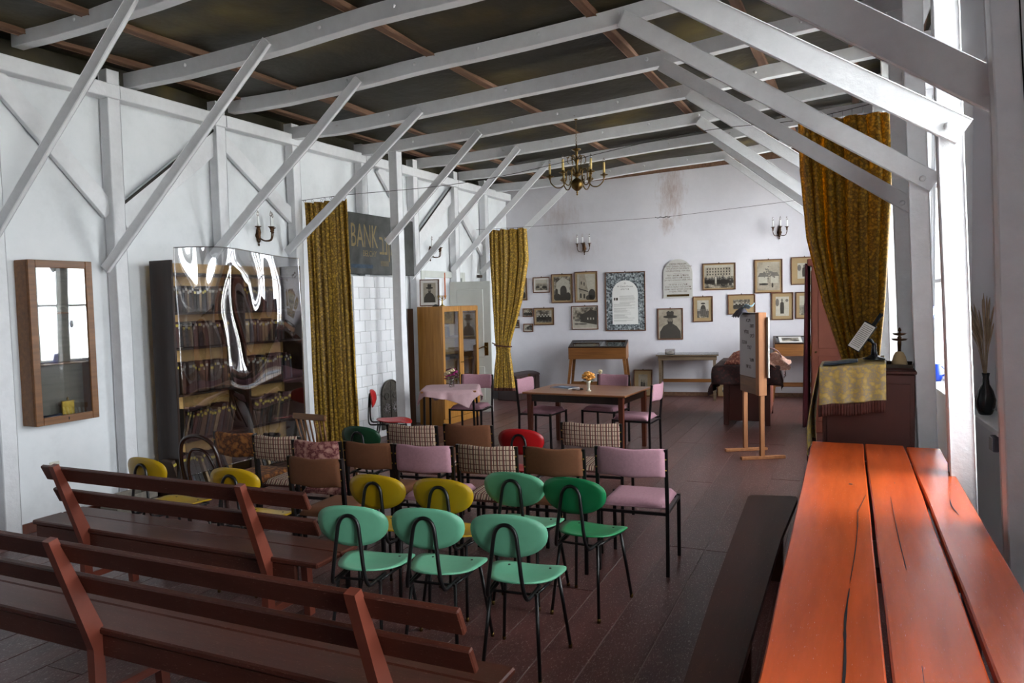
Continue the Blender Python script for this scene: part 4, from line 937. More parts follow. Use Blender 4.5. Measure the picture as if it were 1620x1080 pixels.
# large memorial poster
W_, H_ = .737, 1.086
t = picture('large poster with a white arched page surrounded by a photo collage', bwp(1.874, .001, 1.199), BW, W_, H_, 'none', fr=.018, cat='poster', name='framed_poster')
for o in list(t.children):
    if o.name.startswith('photo_print'): o.data.materials.clear(); o.data.materials.append(m_photo_b)
    if o.name.startswith('photo.') or o.name == 'photo': bpy.data.objects.remove(o)
MB().prism(arch(.13, .60, .12, .93, 20), -.0128, -.0122).build('arched_page', m_matw if False else m_paper, t)
q = random.Random(5); ln = MB()
for i in range(26):
    z = .64 - i * .0185
    if i % 6 == 5: continue
    x0 = .155 if i > 7 else .26
    ln.box((x0, -.0134, z), (x0 + q.uniform(.2, .40 if i > 7 else .3), -.0130, z + .004), 0)
ln.build('printed_lines', m_midink, t, kind='stuff')
for k_, x in enumerate((.158, .188, .21)): MB().box((x, -.0136, .565), (x + .024, -.0130, .612), 0).build('small_picture', (m_ink, m_faceg, m_ink)[k_], t)
star = MB()
for a0 in (90, 270):
    P = [(.365 + .018 * math.cos(R(a0 + 120 * k)), .875 + .018 * math.sin(R(a0 + 120 * k))) for k in range(3)]
    for k in range(3): star.tube([(P[k][0], -.0134, P[k][1]), (P[(k + 1) % 3][0], -.0134, P[(k + 1) % 3][1])], .0012, 4)
star.build('star_emblem', m_midink, t)
text('W Cieniu Drzew', .042, 'title_lettering', m_midink, t, .365, .805, -.0133); text('שלום לבית', .036, 'title_lettering', m_midink, t, .365, .755, -.0133)
# arched stone tablet
t = thing('memorial_tablet', 'arched grey marble tablet with Polish and Hebrew inscription', 'plaque', bwp(2.935, .001, 1.78), BW)
MB().prism(arch(0, .516, 0, .70, 24), -.018, 0).build('slab', m_stone, t)
ys_ = .60
for body, s_ in (('ZIEMIA MIŁKOM', .042), ('KTÓRZY ZGINĘLI TUTAJ ŻYDZI', .035), ('W LATACH OKUPACJI', .040), ('HITLEROWSKIEJ 1939-1943', .036), ('–––– • ––––', .03), ('לזכר נשמות הקדושים', .044), ('שנספו בשואה בידי הנאצים', .040), ('בני העיר והסביבה 1939–1943', .040), ('–––– • ––––', .03), ('יהי זכרם ברוך לעד', .044), ('מצבה זו הוקמה לזכר קהילת', .040), ('הקודש ויושביה שנרצחו באכזריות', .036), ('ה׳ ינקום 1939–1943', .040)):
    text(body, s_, 'inscription_line', m_letter, t, .258, ys_, -.0185); ys_ -= .041
B((.06, -.024, .03), (.455, -.0182, .068), 'brass_strip', m_brass, t, .002)

# ================================================================== LEFT WALL FURNITURE
# hanging glazed cabinet
t = thing('wall_cabinet', 'narrow wooden wall cabinet with a glass door near the camera', 'cabinet', (-6.178, 3.87, .88), R(90))
W_, D_, H_ = .555, .15, 1.34; th = .02
for lo, hi in (((0, -D_, 0), (th, 0, H_)), ((W_ - th, -D_, 0), (W_, 0, H_))): B(lo, hi, 'side_panel', m_oak_d, t)
B((th, -D_, 0), (W_ - th, 0, th), 'bottom_panel', m_oak_d, t); B((th, -D_, H_ - th), (W_ - th, 0, H_), 'top_panel', m_oak_d, t); B((th, -.008, th), (W_ - th, 0, H_ - th), 'back_panel', m_grey, t, 0)
f = .062; dr = MB().box((0, -D_ - .022, 0), (f, -D_ - .001, H_), .004).box((W_ - f, -D_ - .022, 0), (W_, -D_ - .001, H_), .004).box((f, -D_ - .022, 0), (W_ - f, -D_ - .001, f), .004).box((f, -D_ - .022, H_ - f), (W_ - f, -D_ - .001, H_), .004).build('door', m_oak_d, t)
MB().box((f, -D_ - .012, f), (W_ - f, -D_ - .008, H_ - f), 0).build('pane', m_cabglass, dr); MB().box((W_ * .5 - .005, -D_ - .024, .02), (W_ * .5 + .005, -D_ - .021, .045), .001).build('keyhole', m_iron, dr)
for z in (.48, .90): B((th, -D_ + .02, z), (W_ - th, -.01, z + .018), 'shelf', m_oak_d, t)
o = thing('brass_plaque', 'small fretted brass holder standing in the glazed wall cabinet', 'ornament', (-6.09, 4.20, .905), R(90))
MB().box((-.055, -.006, 0), (.055, .006, .145), .003).build('plate', m_gilt, o); fk = MB()
for k in range(8): fk.lathe([(.006, 0), (.008, .012), (.005, .02)], 8, (-.05 + k * .0145, -.022, 0))
fk.build('cups', m_gilt, o, kind='stuff'); MB().lathe([(.006, 0), (.01, .012), (.004, .03)], 8, (0, 0, .145)).build('finial', m_gilt, o)
o = MB().sheet(lambda u, v: (-6.155 + .11 * u, 3.93 + .22 * v, .905 + .035 + .018 * noise.noise((u * 5, v * 7, 2))), 12, 16, .03).build('folded_cloth', m_bluecl); tag(o, 'folded navy cloth on the floor of the wall cabinet', 'cloth')
o = thing('small_figurine', 'small pale carved figurine on the upper shelf of the wall cabinet', 'figurine', (-6.09, 4.16, 1.798), R(90))
MB().lathe([(.02, 0), (.026, .01), (.014, .03), (.02, .05), (.008, .065)], 12).build('body', m_pale, o); MB().tube(curve_pts([(0, 0, .035), (.05, 0, .05), (.08, 0, .02)], 4), .006, 6).build('arm', m_pale, o)
# socket, crate
o = thing('wall_socket', 'cream wall socket above the farther bench', 'socket', (-6.178, 4.11, .50), R(90))
MB().box((-.042, -.012, -.042), (.042, 0, .042), .004).build('plate', m_plasticw, o); MB().lathe([(.022, 0), (.020, .003)], 16, mtx=Matrix.Translation((0, -.012, 0)) @ Matrix.Rotation(R(90), 4, 'X')).build('insert', m_paper, o)
pn = MB()
for x in (-.008, .008): pn.lathe([(.003, 0), (.003, .001)], 8, mtx=Matrix.Translation((x, -.0155, 0)) @ Matrix.Rotation(R(90), 4, 'X'))
pn.build('pin_holes', m_iron, o, kind='stuff')
t = thing('wooden_crate', 'small grey wooden crate at the foot of the left wall', 'crate', (-5.86, 4.42, 0), R(0))
for z in (.01, .095): B((0, 0, z), (.02, .42, z + .075), 'side_board', m_grey, t); B((-.20, 0, z), (-.18, .42, z + .075), 'side_board', m_grey, t); B((-.179, 0, z), (-.001, .018, z + .075), 'end_board', m_grey, t); B((-.179, .402, z), (-.001, .42, z + .075), 'end_board', m_grey, t)
B((-.179, .019, .0), (-.001, .401, .012), 'base_board', m_grey, t)
# bookcase
BX0, BX1, BY0, BY1 = -6.03, -5.75, 5.02, 6.79
t = thing('bookcase', 'tall dark walnut bookcase full of old books', 'bookcase', (0, 0, 0), 0)
B((BX0, BY0, 0), (BX1, BY0 + .028, 2.25), 'side_panel', m_walnut, t); B((BX0, BY1 - .028, 0), (BX1, BY1, 2.25), 'side_panel', m_walnut, t)
B((BX0, BY0 + .03, .0), (BX0 + .01, BY1 - .03, 2.24), 'back_panel', m_shelfback, t, 0)
YM = 5.93; B((BX0 + .012, YM - .013, .08), (BX1 - .02, YM + .013, 2.10), 'divider', m_walnut, t)
SH = [.10, .56, 1.00, 1.435, 1.765]
for z in SH: B((BX0 + .012, BY0 + .03, z - .022), (BX1 - .004, YM - .014, z), 'shelf', m_walnut, t); B((BX0 + .012, YM + .014, z - .022), (BX1 - .004, BY1 - .03, z), 'shelf', m_walnut, t)
B((BX0 + .012, BY0 + .03, 2.11), (BX1 - .004, BY1 - .03, 2.135), 'shelf', m_walnut, t); B((BX1 - .03, BY0 + .03, 0), (BX1 - .01, BY1 - .03, .075), 'plinth', m_walnut, t)
MB().box((BX1 - .001, YM - .02, .0), (BX1 + .012, YM + .02, 1.2), .003).build('door_edge', m_walnut, t)
proto = {}
def book(w, h, mi, lab):
    k = (w, h, mi, lab)
    if k not in proto:
        d = .16; mb = MB().box((-d, 0, 0), (-.004, w, h), .003)
        for z in (h * .15, h * .82): mb.box((-.006, .001, z), (0.0005, w - .001, z + .004), .001)
        a = mb.build('book', BOOKM[mi]); l = MB().box((-.0035, .003, h * .86 - .012), (.0006, w - .003, h * .86 + .012), 0).build('spine_label', (m_label, m_labelw)[lab], a)
        proto[k] = (a, l); return a
    a, l = proto[k]; b = a.copy(); COL.objects.link(b); m = l.copy(); COL.objects.link(m); m.parent = b; return b
MI = {}; q = random.Random(11); nsh = ['bottom shelf', 'second shelf from the bottom', 'middle shelf', 'fourth shelf', 'highest book shelf']
for si, z in enumerate(SH):
    for bi, (a, b) in enumerate(((BY0 + .035, YM - .02), (YM + .018, BY1 - .035))):
        hm = [.33, .30, .29, .24, .25][si]; y = a + .01; lean = q.choice((0, 0, .12, -.18, .25)) if si in (0, 1, 4) else q.choice((0, 0, .06))
        if si == 0: lean = .35
        if si == 1 and bi == 0: lean = -.30
        if si == 1 and bi == 1: lean = -.22
        if lean < 0: y += hm * math.sin(-lean) * .4
        stop = b - .06 - (q.uniform(0, .25) if si > 2 else .05) - abs(lean) * hm
        while y < stop:
            w = q.choice((.022, .028, .034, .042)); h = q.choice((.86, .92, 1.0)) * hm; k = lean * q.uniform(.85, 1.1)
            mi_ = q.choice((0, 0, 1, 1, 2, 3, 4, 5)); o = book(w, round(h, 3), mi_, 0 if si < 2 or q.random() < .4 else 1); MI[o.name] = mi_
            zz = z + .001 + (w * math.sin(abs(k)) if k > 0 else 0) 
            if k < 0: zz = z + .001
            o.location = (BX1 - .035 - q.uniform(0, .012), y + (0 if k >= 0 else 0), zz + (0 if k <= 0 else 0)); o.rotation_euler = (k, 0, 0)
            # rotation about x by k>0 tips the top towards -y
            if k > 0: o.location.z = z + .001; o.location.y = y + h * math.sin(k) * 0 
            tag(o, '%s %s-bound old book%s on the %s, %s half' % (('short', 'medium', 'tall')[2 if h > .98 * hm else 1 if h > .9 * hm else 0], BOOKM[MI[o.name]].name.split('_')[-1], '' if abs(k) < .1 else ' leaning ' + ('left' if k > 0 else 'right'), nsh[si], ('nearer', 'farther')[bi]), 'book', 'old books on the %s, %s half' % (nsh[si], ('nearer', 'farther')[bi]))
            y += (w / math.cos(k)) + .0015
            if q.random() < .04: y += .03
def film(u, v):
    y = 5.0 + 1.68 * u;  z = .25 + (2.36 - .25 + .03 * math.sin(u * 5)) * v
    b = noise.noise((y * 1.6 + 7, z * .8, 3)) * .05 + noise.noise((y * 3.2 + 5, z * 1.5, 9)) * .026 * max(0, min(1, (z - .9) * 1.2))
    return (-5.66 + b * (.5 + .5 * v), y, z)
o = MB().sheet(film, 110, 150, .0008).build('plastic_sheet', m_film); tag(o, 'rippled clear plastic sheet hung over the bookcase', 'plastic sheet')
# tiled stove and old sign
t = thing('tiled_stove', 'white tiled stove between the left curtain and the front post', 'stove', (0, 0, 0), 0)
B((-6.175, 7.95, 0), (-5.915, 9.12, 2.17), 'body', m_grout, t)
tm = None; nr = 15; rh = 2.16 / nr
for r_ in range(nr):
    off = .115 if r_ % 2 else 0; y = 7.955 - off
    while y < 9.11:
        a, b = max(7.955, y), min(9.115, y + .228)
        if b - a > .03:
            key = round(b - a, 3)
            if key not in proto: proto[key] = MB().box((0, .0015, .0015), (.02, b - a - .0015, rh - .0015), .003).build('tile', m_tile, t)
            if proto[key].get('used'): o = proto[key].copy(); COL.objects.link(o)
            else: o = proto[key]; o['used'] = 1
            o.location = (-5.916, a, .005 + r_ * rh); o.rotation_euler = (q.uniform(-.004, .004), q.uniform(-.006, .006), q.uniform(-.006, .006))
        y += .232
for k, o in proto.items():
    if isinstance(k, float): del o['used']
for o in bpy.data.objects:
    if o.name.startswith('tile.') and 'used' in o: del o['used']
dr = MB().prism([(x, z) for x, z in arch(0, .40, .0, .66, 18)], -.03, 0).build('stove_door', m_castiron, t, label='arched silvered cast-iron door'); dr.location = (-5.893, 8.47, .10); dr.rotation_euler = (0, 0, R(90))
MB().box((.196, -.036, .01), (.204, -.029, .64), .002).build('joint', m_iron, dr)
for cx in (.10, .30):
    rs = MB()
    for k in range(12):
        a = k * math.pi / 6; rs.tube([(cx + .02 * math.cos(a), -.034, .28 + .02 * math.sin(a)), (cx + .075 * math.cos(a + .3), -.034, .28 + .075 * math.sin(a + .3))], .005, 5)
    rs.build('rosette', m_gilt if False else m_whiteboard, dr, kind='stuff')
    rg = MB()
    for zz in (.08, .45): rg.tube([(cx + .05 * math.cos(k * .52), -.033, zz + .045 * math.sin(k * .52)) for k in range(12)], .006, 5, True)
    rg.build('relief_rings', m_castiron, dr, kind='stuff')
MB().tube(curve_pts([(x, -.03, z) for x, z in arch(0, .40, 0, .66, 12)[1:]], 2), .012, 6).build('door_rim', m_castiron, dr)
MB().lathe([(.012, 0), (.016, .015), (.008, .03)], 10, mtx=Matrix.Translation((.41, -.02, .38)) @ Matrix.Rotation(R(90), 4, 'X')).build('latch_knob', m_castiron, dr)
t = thing('old_sign', 'blackened wooden bank sign with faded Latin and Hebrew letters above the stove', 'sign', (-6.02, 8.06, 2.20), R(90))
MB().box((0, -.012, 0), (1.54, .012, .80), .006).build('board', m_board, t)
text('BANK', .44, 'faded_lettering', m_ochre, t, .02, .36, -.0125, align='LEFT', sx=.52); text('בנק', .40, 'faded_lettering', m_ochre, t, .66, .28, -.0125, align='LEFT', sx=.55)
text('BEŁCHY', .11, 'faded_lettering', m_ochre, t, .28, .24, -.0125, align='LEFT', sx=.8)
text('ווווווו', .12, 'faded_lettering', m_ochre, t, .68, .12, -.0125, align='LEFT', sx=.9)
B((.02, -.0135, .08), (.5, -.0122, .13), 'blue_paint_streak', plain('faded_blue_paint', c('2d3f50'), .7, var=.5, vs=12), t, 0)
B((-5.914, 9.122, 0), (-5.895, 9.14, 2.17), 'corner_strip', m_brown_timber, bpy.data.objects['tiled_stove'])
tag(B((-6.03, 9.36, .0), (-6.0, 9.52, 1.72), 'dark_board', m_walnut), 'dark strip added for the shaded gap beside the oak cabinet', 'board')  # solid dark strip stands in for the shaded gap by the cabinet
# oak glazed cabinet with its things
t = thing('glazed_cabinet', 'golden oak cabinet with two glass doors beside the open door', 'cabinet', (-5.96, 9.56, 0), R(-3))
D_, L_, H_ = .42, 1.02, 1.745
B((0, 0, .0), (D_, .02, H_), 'side_panel', m_oak, t); B((0, L_ - .02, 0), (D_, L_, H_), 'side_panel', m_oak, t); B((0, .021, 0), (.01, L_ - .021, H_ - .03), 'back_panel', m_shelfback, t, 0)
B((0, .021, H_ - .025), (D_ - .001, L_ - .021, H_), 'top_panel', m_oak, t); B((.011, .021, .0), (D_, L_ - .021, .09), 'plinth', m_oak, t)
for z in (.52, .92, 1.26): B((.012, .021, z), (D_ - .03, L_ - .021, z + .018), 'shelf', m_oak, t)
for k in (0, 1):
    y0 = .002 + k * (L_ / 2); y1 = y0 + L_ / 2 - .004; x = D_ + .001; f = .055
    dd = MB().box((x, y0, .10), (x + .02, y0 + f, H_ - .005), .003).box((x, y1 - f, .10), (x + .02, y1, H_ - .005), .003).box((x, y0 + f, H_ - .08), (x + .02, y1 - f, H_ - .005), .003).box((x, y0 + f, .10), (x + .02, y1 - f, .52), .003).build('door', m_oak, t)
    MB().box((x + .007, y0 + f, .52), (x + .011, y1 - f, H_ - .08), 0).build('pane', m_cabglass, dd); MB().lathe([(.006, 0), (.01, .012), (.004, .016)], 8, mtx=Matrix.Translation((x + .02, y1 - .02 if k == 0 else y0 + .02, .9)) @ Matrix.Rotation(R(90), 4, 'Y')).build('knob', m_brass, dd)
for k in range(7):
    o = book(.034, .2, k % 6, 1); o.location = (-5.62, 9.66 + .040 * k, 1.282); o.rotation_euler = (.12, 0, R(-3)); tag(o, 'dark old book on the top shelf inside the golden oak cabinet', 'book', 'books in the golden oak cabinet')
for k, (y, w_) in enumerate(((9.68, .26), (10.12, .22))):
    o = B((-5.80, y, .942), (-5.64, y + w_, 1.02 - .02 * k), 'storage_box', m_bluecl, b=.006); tag(o, ('wide dark blue box on the lower shelf of the oak cabinet', 'narrower dark blue box behind the right door of the oak cabinet')[k], 'box')
picture('old portrait of a bearded man leaning on top of the oak cabinet', (-5.93, 9.60, 1.75), R(26), .29, .40, 'portrait', fr=.014, mount=.04, mm=m_matw, tilt=R(-9))
o = thing('brass_menorah', 'small brass candelabrum on top of the oak cabinet', 'candelabrum', (-5.62, 9.72, 1.746), R(20))
MB().lathe([(.04, 0), (.042, .006), (.012, .02), (.008, .06), (.008, .15)], 12).build('stem', m_gilt, o)
for k in (1, 2): MB().tube([(.026 * k * 1.1 * math.cos(a), 0, .14 - .026 * k * math.sin(a)) for a in [math.pi * j / 10 for j in range(11)]], .0045, 6).build('arm', m_gilt, o)
ca = MB()
for k in range(-2, 3): ca.lathe([(.006, 0), (.010, .012), (.007, .018)], 8, (k * .0286, 0, .14))
ca.build('cups', m_gilt, o, kind='stuff')
o = thing('small_black_object', 'small dark object beside the portrait on the oak cabinet', 'ornament', (-5.66, 9.60, 1.746), 0); MB().lathe([(.05, 0), (.05, .012), (.03, .02), (.012, .03)], 12).build('body', m_bakelite, o)

# ================================================================== CURTAINS AND WIRES
def drape(name, label, y0, rows, nf, amp, mat, hem=None, seed=0, zbot=None, th=.004):
    """rows: (z, x_left, x_right, fold depth) from top to bottom"""
    def at(v):
        k = v * (len(rows) - 1); i = min(int(k), len(rows) - 2); f = k - i; f = f * f * (3 - 2 * f)
        return [a + (b - a) * f for a, b in zip(rows[i], rows[i + 1])]
    def fn(u, v):
        z, xl, xr, d = at(v)
        uu = u + .02 * math.sin(u * 23 + seed)
        ph = 2 * math.pi * nf * uu + .8 * noise.noise((u * 6, v * 1.6, seed))
        y = y0 + d * (math.sin(ph) + .35 * math.sin(ph * 2.1 + 1)) + .02 * noise.noise((u * 4, v * 3, seed + 3))
        x = xl + (xr - xl) * u + d * .35 * math.cos(ph)
        if v == 0: z += .02 * abs(math.sin(math.pi * nf * uu * .5)) - .01
        return (x, y, z)
    t = thing(name, label, 'curtain', (0, 0, 0)); nv = 70
    MB().sheet(fn, nf * 14, nv, th).build('cloth', mat, t)
    if hem:
        MB().sheet(lambda u, v: (fn(u, 1)[0], fn(u, 1)[1] - .003, fn(u, 1)[2] + .004 - .05 * v), nf * 14, 2, .006).build('fringe', hem, t)
    return t, fn
def rings(t, fn, n, wire_y, wz):
    for k in range(n):
        u = (k + .5) / n; x, y, z = fn(u, 0); zz = wz(x)
        MB().tube([(x, y + .018 * math.sin(a * .7854), zz - .018 + .018 * math.cos(a * .7854)) for a in range(8)], .0022, 5, True).tube([(x, y, zz - .036), (x, y, z - .01)], .0015, 5).build('ring', m_iron, t)
w1 = [(-6.11, 7.28, 3.06), (-5.46, 7.28, 3.075), (-3.7, 7.28, 3.09), (-1.55, 7.28, 3.33), (-.54, 7.28, 3.34), (.07, 7.28, 3.41), (.26, 7.17, 3.43)]
def wz1(x):
    for a, b in zip(w1[:-1], w1[1:]):
        if x <= b[0]: return a[2] + (b[2] - a[2]) * (x - a[0]) / (b[0] - a[0])
    return 3.42
tag(MB().tube(curve_pts(w1, 5), .003, 6).build('curtain_wire', m_iron), 'sagging wire across the room carrying the two nearer gold curtains', 'wire')
w2 = [(-6.1, 11.8, 3.05), (-5.16, 11.8, 3.04), (-2.95, 11.8, 3.045), (-2.7, 11.8, 3.05), (-.83, 11.8, 3.16), (.1, 11.8, 3.26)]
o = MB().tube(curve_pts(w2, 5), .003, 6).build('curtain_wire', m_iron); tag(o, 'thin wire across the room before the back wall, over the pictures', 'wire')
MB().tube([(-2.95 + .022 * k, 11.8 + .012 * math.sin(k * 1.6), 3.045 + .012 * math.cos(k * 1.6)) for k in range(12)], .004, 5).build('turnbuckle', m_iron, o)
t, fn = drape('gold_curtain', 'gold damask curtain hanging straight beside the bookcase and stove', 7.30, [(3.02, -6.09, -5.44, .028), (2.2, -6.07, -5.42, .036), (1.0, -6.05, -5.40, .04), (.10, -6.03, -5.38, .045)], 9, .04, m_curtain, None, 1)
rings(t, fn, 7, 7.28, wz1)
t, fn = drape('gold_curtain', 'gold damask curtain tied in with a cord before the trunk and the open door', 11.8, [(3.02, -5.85, -5.17, .03), (2.5, -5.85, -5.15, .04), (1.8, -5.82, -5.28, .035), (1.1, -5.78, -5.50, .022), (.92, -5.77, -5.52, .02), (.7, -5.80, -5.49, .03), (.30, -5.83, -5.45, .04)], 8, .04, m_curtain, m_fringe, 4)
MB().tube([(-5.64 + .16 * math.cos(a * math.pi / 10), 11.8 + .075 * math.sin(a * math.pi / 10), 1.03 - .015 * math.cos(a * math.pi / 10)) for a in range(20)], .011, 6, True).build('tie_cord', m_fringe, t)
MB().tube(curve_pts([(-5.79, 11.84, 1.05), (-5.95, 11.9, 1.09), (-6.10, 12.0, 1.12)], 4), .009, 6).build('tie_cord', m_fringe, t)
rings(t, fn, 7, 11.8, lambda x: 3.045)
t, fn = drape('gold_curtain', 'wide gold damask curtain by the windows, swept aside behind the lectern', 7.32, [(3.33, -.54, .20, .03), (2.9, -.53, .22, .045), (2.3, -.48, .19, .05), (1.7, -.34, .16, .045), (1.2, -.18, .12, .035), (.75, -.12, .10, .035), (.25, -.12, .12, .04)], 8, .05, m_curtain_r, None, 9)
rings(t, fn, 9, 7.28, wz1)

# ================================================================== LIGHT FITTINGS
def candle(mb_c, mb_b, x, y, z, h, r=.011):
    mb_c.lathe([(r, 0), (r, h), (r * .7, h + .004)], 10, (x, y, z)); mb_b.lathe([(r * .6, 0), (r * 1.1, .014), (r * .9, .035), (.002, .055)], 10, (x, y, z + h + .004))
def sconce(label, loc, rz):
    t = thing('wall_sconce', label, 'wall lamp', loc, rz, 'three-candle bronze sconces on the walls')
    t.scale = (1.2, 1.2, 1.2); M_ = Matrix.Rotation(R(90), 4, 'X')
    MB().lathe([(.03, 0), (.034, .008), (.02, .02), (.008, .026)], 14, mtx=M_).lathe([(.006, -.07), (.016, -.055), (.022, -.03), (.018, .0), (.024, .03), (.016, .075), (.006, .10)], 10, (0, -.014, 0)).lathe([(.002, -.10), (.010, -.088), (.004, -.07)], 8, (0, -.014, 0)).build('back_plate', m_bronze, t)
    for (dx, dy) in ((-.095, -.10), (.0, -.17), (.095, -.10)):
        a = MB().tube(curve_pts([(0, -.02, -.02), (dx * .35, dy * .5, -.05), (dx * .8, dy * .92, -.045), (dx, dy, .0), (dx, dy, .03)], 4), .0055, 7)
        a.lathe([(.006, 0), (.014, .010), (.008, .018), (.016, .034), (.010, .042), (.030, .050), (.032, .054), (.010, .056)], 12, (dx, dy, .02)); ar = a.build('arm', m_bronze, t)
        cm, bm_ = MB(), MB(); candle(cm, bm_, dx, dy, .076, .085, .0105); cm.build('candle_sleeve', m_wcandle, ar); bm_.build('bulb', m_clearv, ar)
sconce('bronze sconce with three candles above the plastic-covered bookcase', (-6.18, 6.60, 2.60), R(90))
sconce('bronze sconce with three candles above the golden oak cabinet', (-6.18, 10.33, 2.57), R(90))
sconce('bronze sconce with three candles on the back wall left of the arched tablet', bwp(1.50, 0, 2.74), BW)
sconce('bronze sconce with three candles on the back wall beside the right gold curtain', bwp(4.93, 0, 2.88), BW)
CX, CY = -3.03, 8.45
t = thing('chandelier', 'aged brass candle-arm chandelier hanging from a white rafter', 'chandelier', (CX, CY, 3.02))
MB().lathe([(.002, .86), (.018, .862), (.022, .875), (.05, .89), (.055, .90), (.01, .905)], 16).build('canopy', m_brass, t)
for k in range(13):
    z = .585 + k * .0225; M_ = Matrix.Translation((0, 0, z)) @ Matrix.Rotation(R(90) * (k % 2), 4, 'Z') @ Matrix.Rotation(R(90), 4, 'X') @ Matrix.Diagonal((1, 1.5, 1, 1))
    MB().tube([M_ @ Vector((.009 * math.cos(a * .7854), .009 * math.sin(a * .7854), 0)) for a in range(8)], .0022, 5, True).build('chain_link', m_brass, t)
MB().lathe([(.001, -.01), (.012, .0), (.006, .015), (.014, .028), (.008, .04), (.03, .05), (.062, .08), (.078, .12), (.062, .16), (.03, .185), (.014, .195), (.02, .21), (.05, .225), (.052, .24), (.03, .25), (.014, .27), (.02, .30), (.012, .34), (.022, .38), (.035, .40), (.02, .42), (.014, .44), (.018, .50), (.05, .515), (.054, .525), (.012, .535), (.006, .585)], 20).build('baluster', m_brass, t)
for k in range(6):
    a = k * math.pi / 3 + .35; ca, sa = math.cos(a), math.sin(a); P = lambda r_, z: (r_ * ca, r_ * sa, z)
    ar = MB().tube(curve_pts([P(.045, .235), P(.09, .30), P(.12, .27), P(.125, .18), P(.17, .10), P(.24, .09), P(.30, .14), P(.315, .19)], 5), .0075, 7).tube(curve_pts([P(.125, .19), P(.17, .2), P(.18, .165), P(.15, .155)], 4), .004, 6)
    ar.lathe([(.008, 0), (.018, .012), (.010, .022), (.045, .030), (.048, .036), (.014, .038), (.018, .05), (.014, .06)], 14, P(.315, .185)); ao = ar.build('arm', m_brass, t)
    cm, bm_ = MB(), MB(); candle(cm, bm_, P(.315, 0)[0], P(.315, 0)[1], .245, .115, .0135); cm.build('candle_sleeve', m_candle, ao); bm_.build('bulb', m_clearv, ao)
    s_ = MB().tube(curve_pts([P(.03, .40), P(.07, .45), P(.10, .43), P(.105, .38), P(.085, .36)], 4), .0045, 6); s_.lathe([(.01, 0), (.024, .008), (.006, .012)], 10, P(.10, .425)); s_.build('scroll', m_brass, t)

# ================================================================== RIGHT BACK: ARK, ALTAR TABLE, EASEL
t = thing('ark_cabinet', 'salmon-brown painted ark cabinet behind the wide gold curtain', 'cabinet', (-.60, 10.5, 0))
B((0, 0, 0), (.72, .70, 2.16), 'carcass', m_salmon, t, .006)
for z0, z1 in ((.15, 1.0), (1.1, 2.0)): B((.08, -.012, z0), (.64, -.001, z1), 'side_panel', m_salmon, t)
B((-.05, -.03, 2.162), (.74, .72, 2.25), 'cornice', m_salmon, t, .012); B((-.012, .03, .1), (-.001, .67, 2.1), 'door', m_salmon, t)
MB().lathe([(.01, 0), (.014, .01), (.006, .02)], 8, mtx=Matrix.Translation((.05, -.001, 1.05)) @ Matrix.Rotation(R(90), 4, 'X')).build('latch', m_brass, t)
def vel(u, v):
    y = 10.44 + .72 * u; z = 2.19 - 2.12 * v; return (-.665 - .022 * math.sin(u * 34) * (.5 + v * .8) - .02 * v, y, z)
o = MB().sheet(vel, 70, 24, .008).build('velvet_curtain', m_velvet); tag(o, 'narrow crimson velvet curtain hanging edge-on in front of the ark', 'curtain')
# altar table
t = thing('altar_table', 'dark maroon panelled altar table under velvet cloths, behind the easel', 'table', (-1.46, 10.83, 0), R(4))
W_, D_ = .62, 1.25
for x in (-W_ / 2, W_ / 2 - .07): B((x, 0, 0), (x + .07, .06, .80), 'corner_post', m_maroonbox, t); B((x, D_ - .06, 0), (x + .07, D_, .80), 'corner_post', m_maroonbox, t)
B((-W_ / 2 + .071, .012, .06), (W_ / 2 - .071, .035, .80), 'front_panel', m_maroonbox, t); B((-W_ / 2 + .01, .061, .06), (-W_ / 2 + .03, D_ - .061, .80), 'side_panel', m_maroonbox, t); B((W_ / 2 - .03, .061, .06), (W_ / 2 - .01, D_ - .061, .80), 'side_panel', m_maroonbox, t)
for k in range(3): B((W_ / 2 - .009, .12 + k * .38, .15), (W_ / 2 + .002, .42 + k * .38, .70), 'raised_panel', m_salmon, t)
B((-W_ / 2 - .05, -.04, .801), (W_ / 2 + .05, D_ + .04, .825), 'tabletop', m_maroonbox, t)
def acloth(u, v):
    hx, hy = .43, .69; x = (u - .5) * 2; y = (v - .5) * 2
    ex, ey = (.42 if u < .5 else .2), .26                               # overhang
    X = x * (hx + ex); Y = y * (hy + ey); dx = max(0, abs(X) - hx); dy = max(0, abs(Y) - hy); drop = min(math.hypot(dx, dy), .42)
    fl_ = .02 * math.sin(X * 17 + Y * 13) * min(1, drop * 8)
    xx = math.copysign(min(abs(X), hx + .012 + drop * .12 + fl_), X) if dx > 0 or drop > 0 else X; yy = math.copysign(min(abs(Y), hy + .012 + drop * .10 + fl_), Y) if dy > 0 or drop > 0 else Y
    return (xx, yy + .62, .834 - drop + (.003 * noise.noise((X * 6, Y * 6, 1)) if drop == 0 else 0))
o = MB().sheet(acloth, 64, 64, .005).build('altar_cloth', m_dvelvet); o.location = (-1.46, 10.83, 0); o.rotation_euler = (0, 0, R(4)); tag(o, 'dark maroon velvet cloth hanging over the altar table', 'cloth')
def heap(u, v):
    x = -.30 + .56 * u; y = .02 + .8 * v; e = min(1, 5 * min(u, 1 - u)) * min(1, 5 * min(v, 1 - v)); e = math.sqrt(e)
    return (x, y, .846 + e * (.10 + .045 * noise.noise((x * 6, y * 5, 2)) + .02 * noise.noise((x * 18, y * 15, 7)) + .03 * math.exp(-((x + .08) / .18) ** 2)))
o = MB().sheet(heap, 50, 50, .006).build('folded_cloth', m_rustcloth); o.location = (-1.46, 10.83, 0); o.rotation_euler = (0, 0, R(4)); tag(o, 'crumpled rust brocade cloth heaped on the altar table', 'cloth')
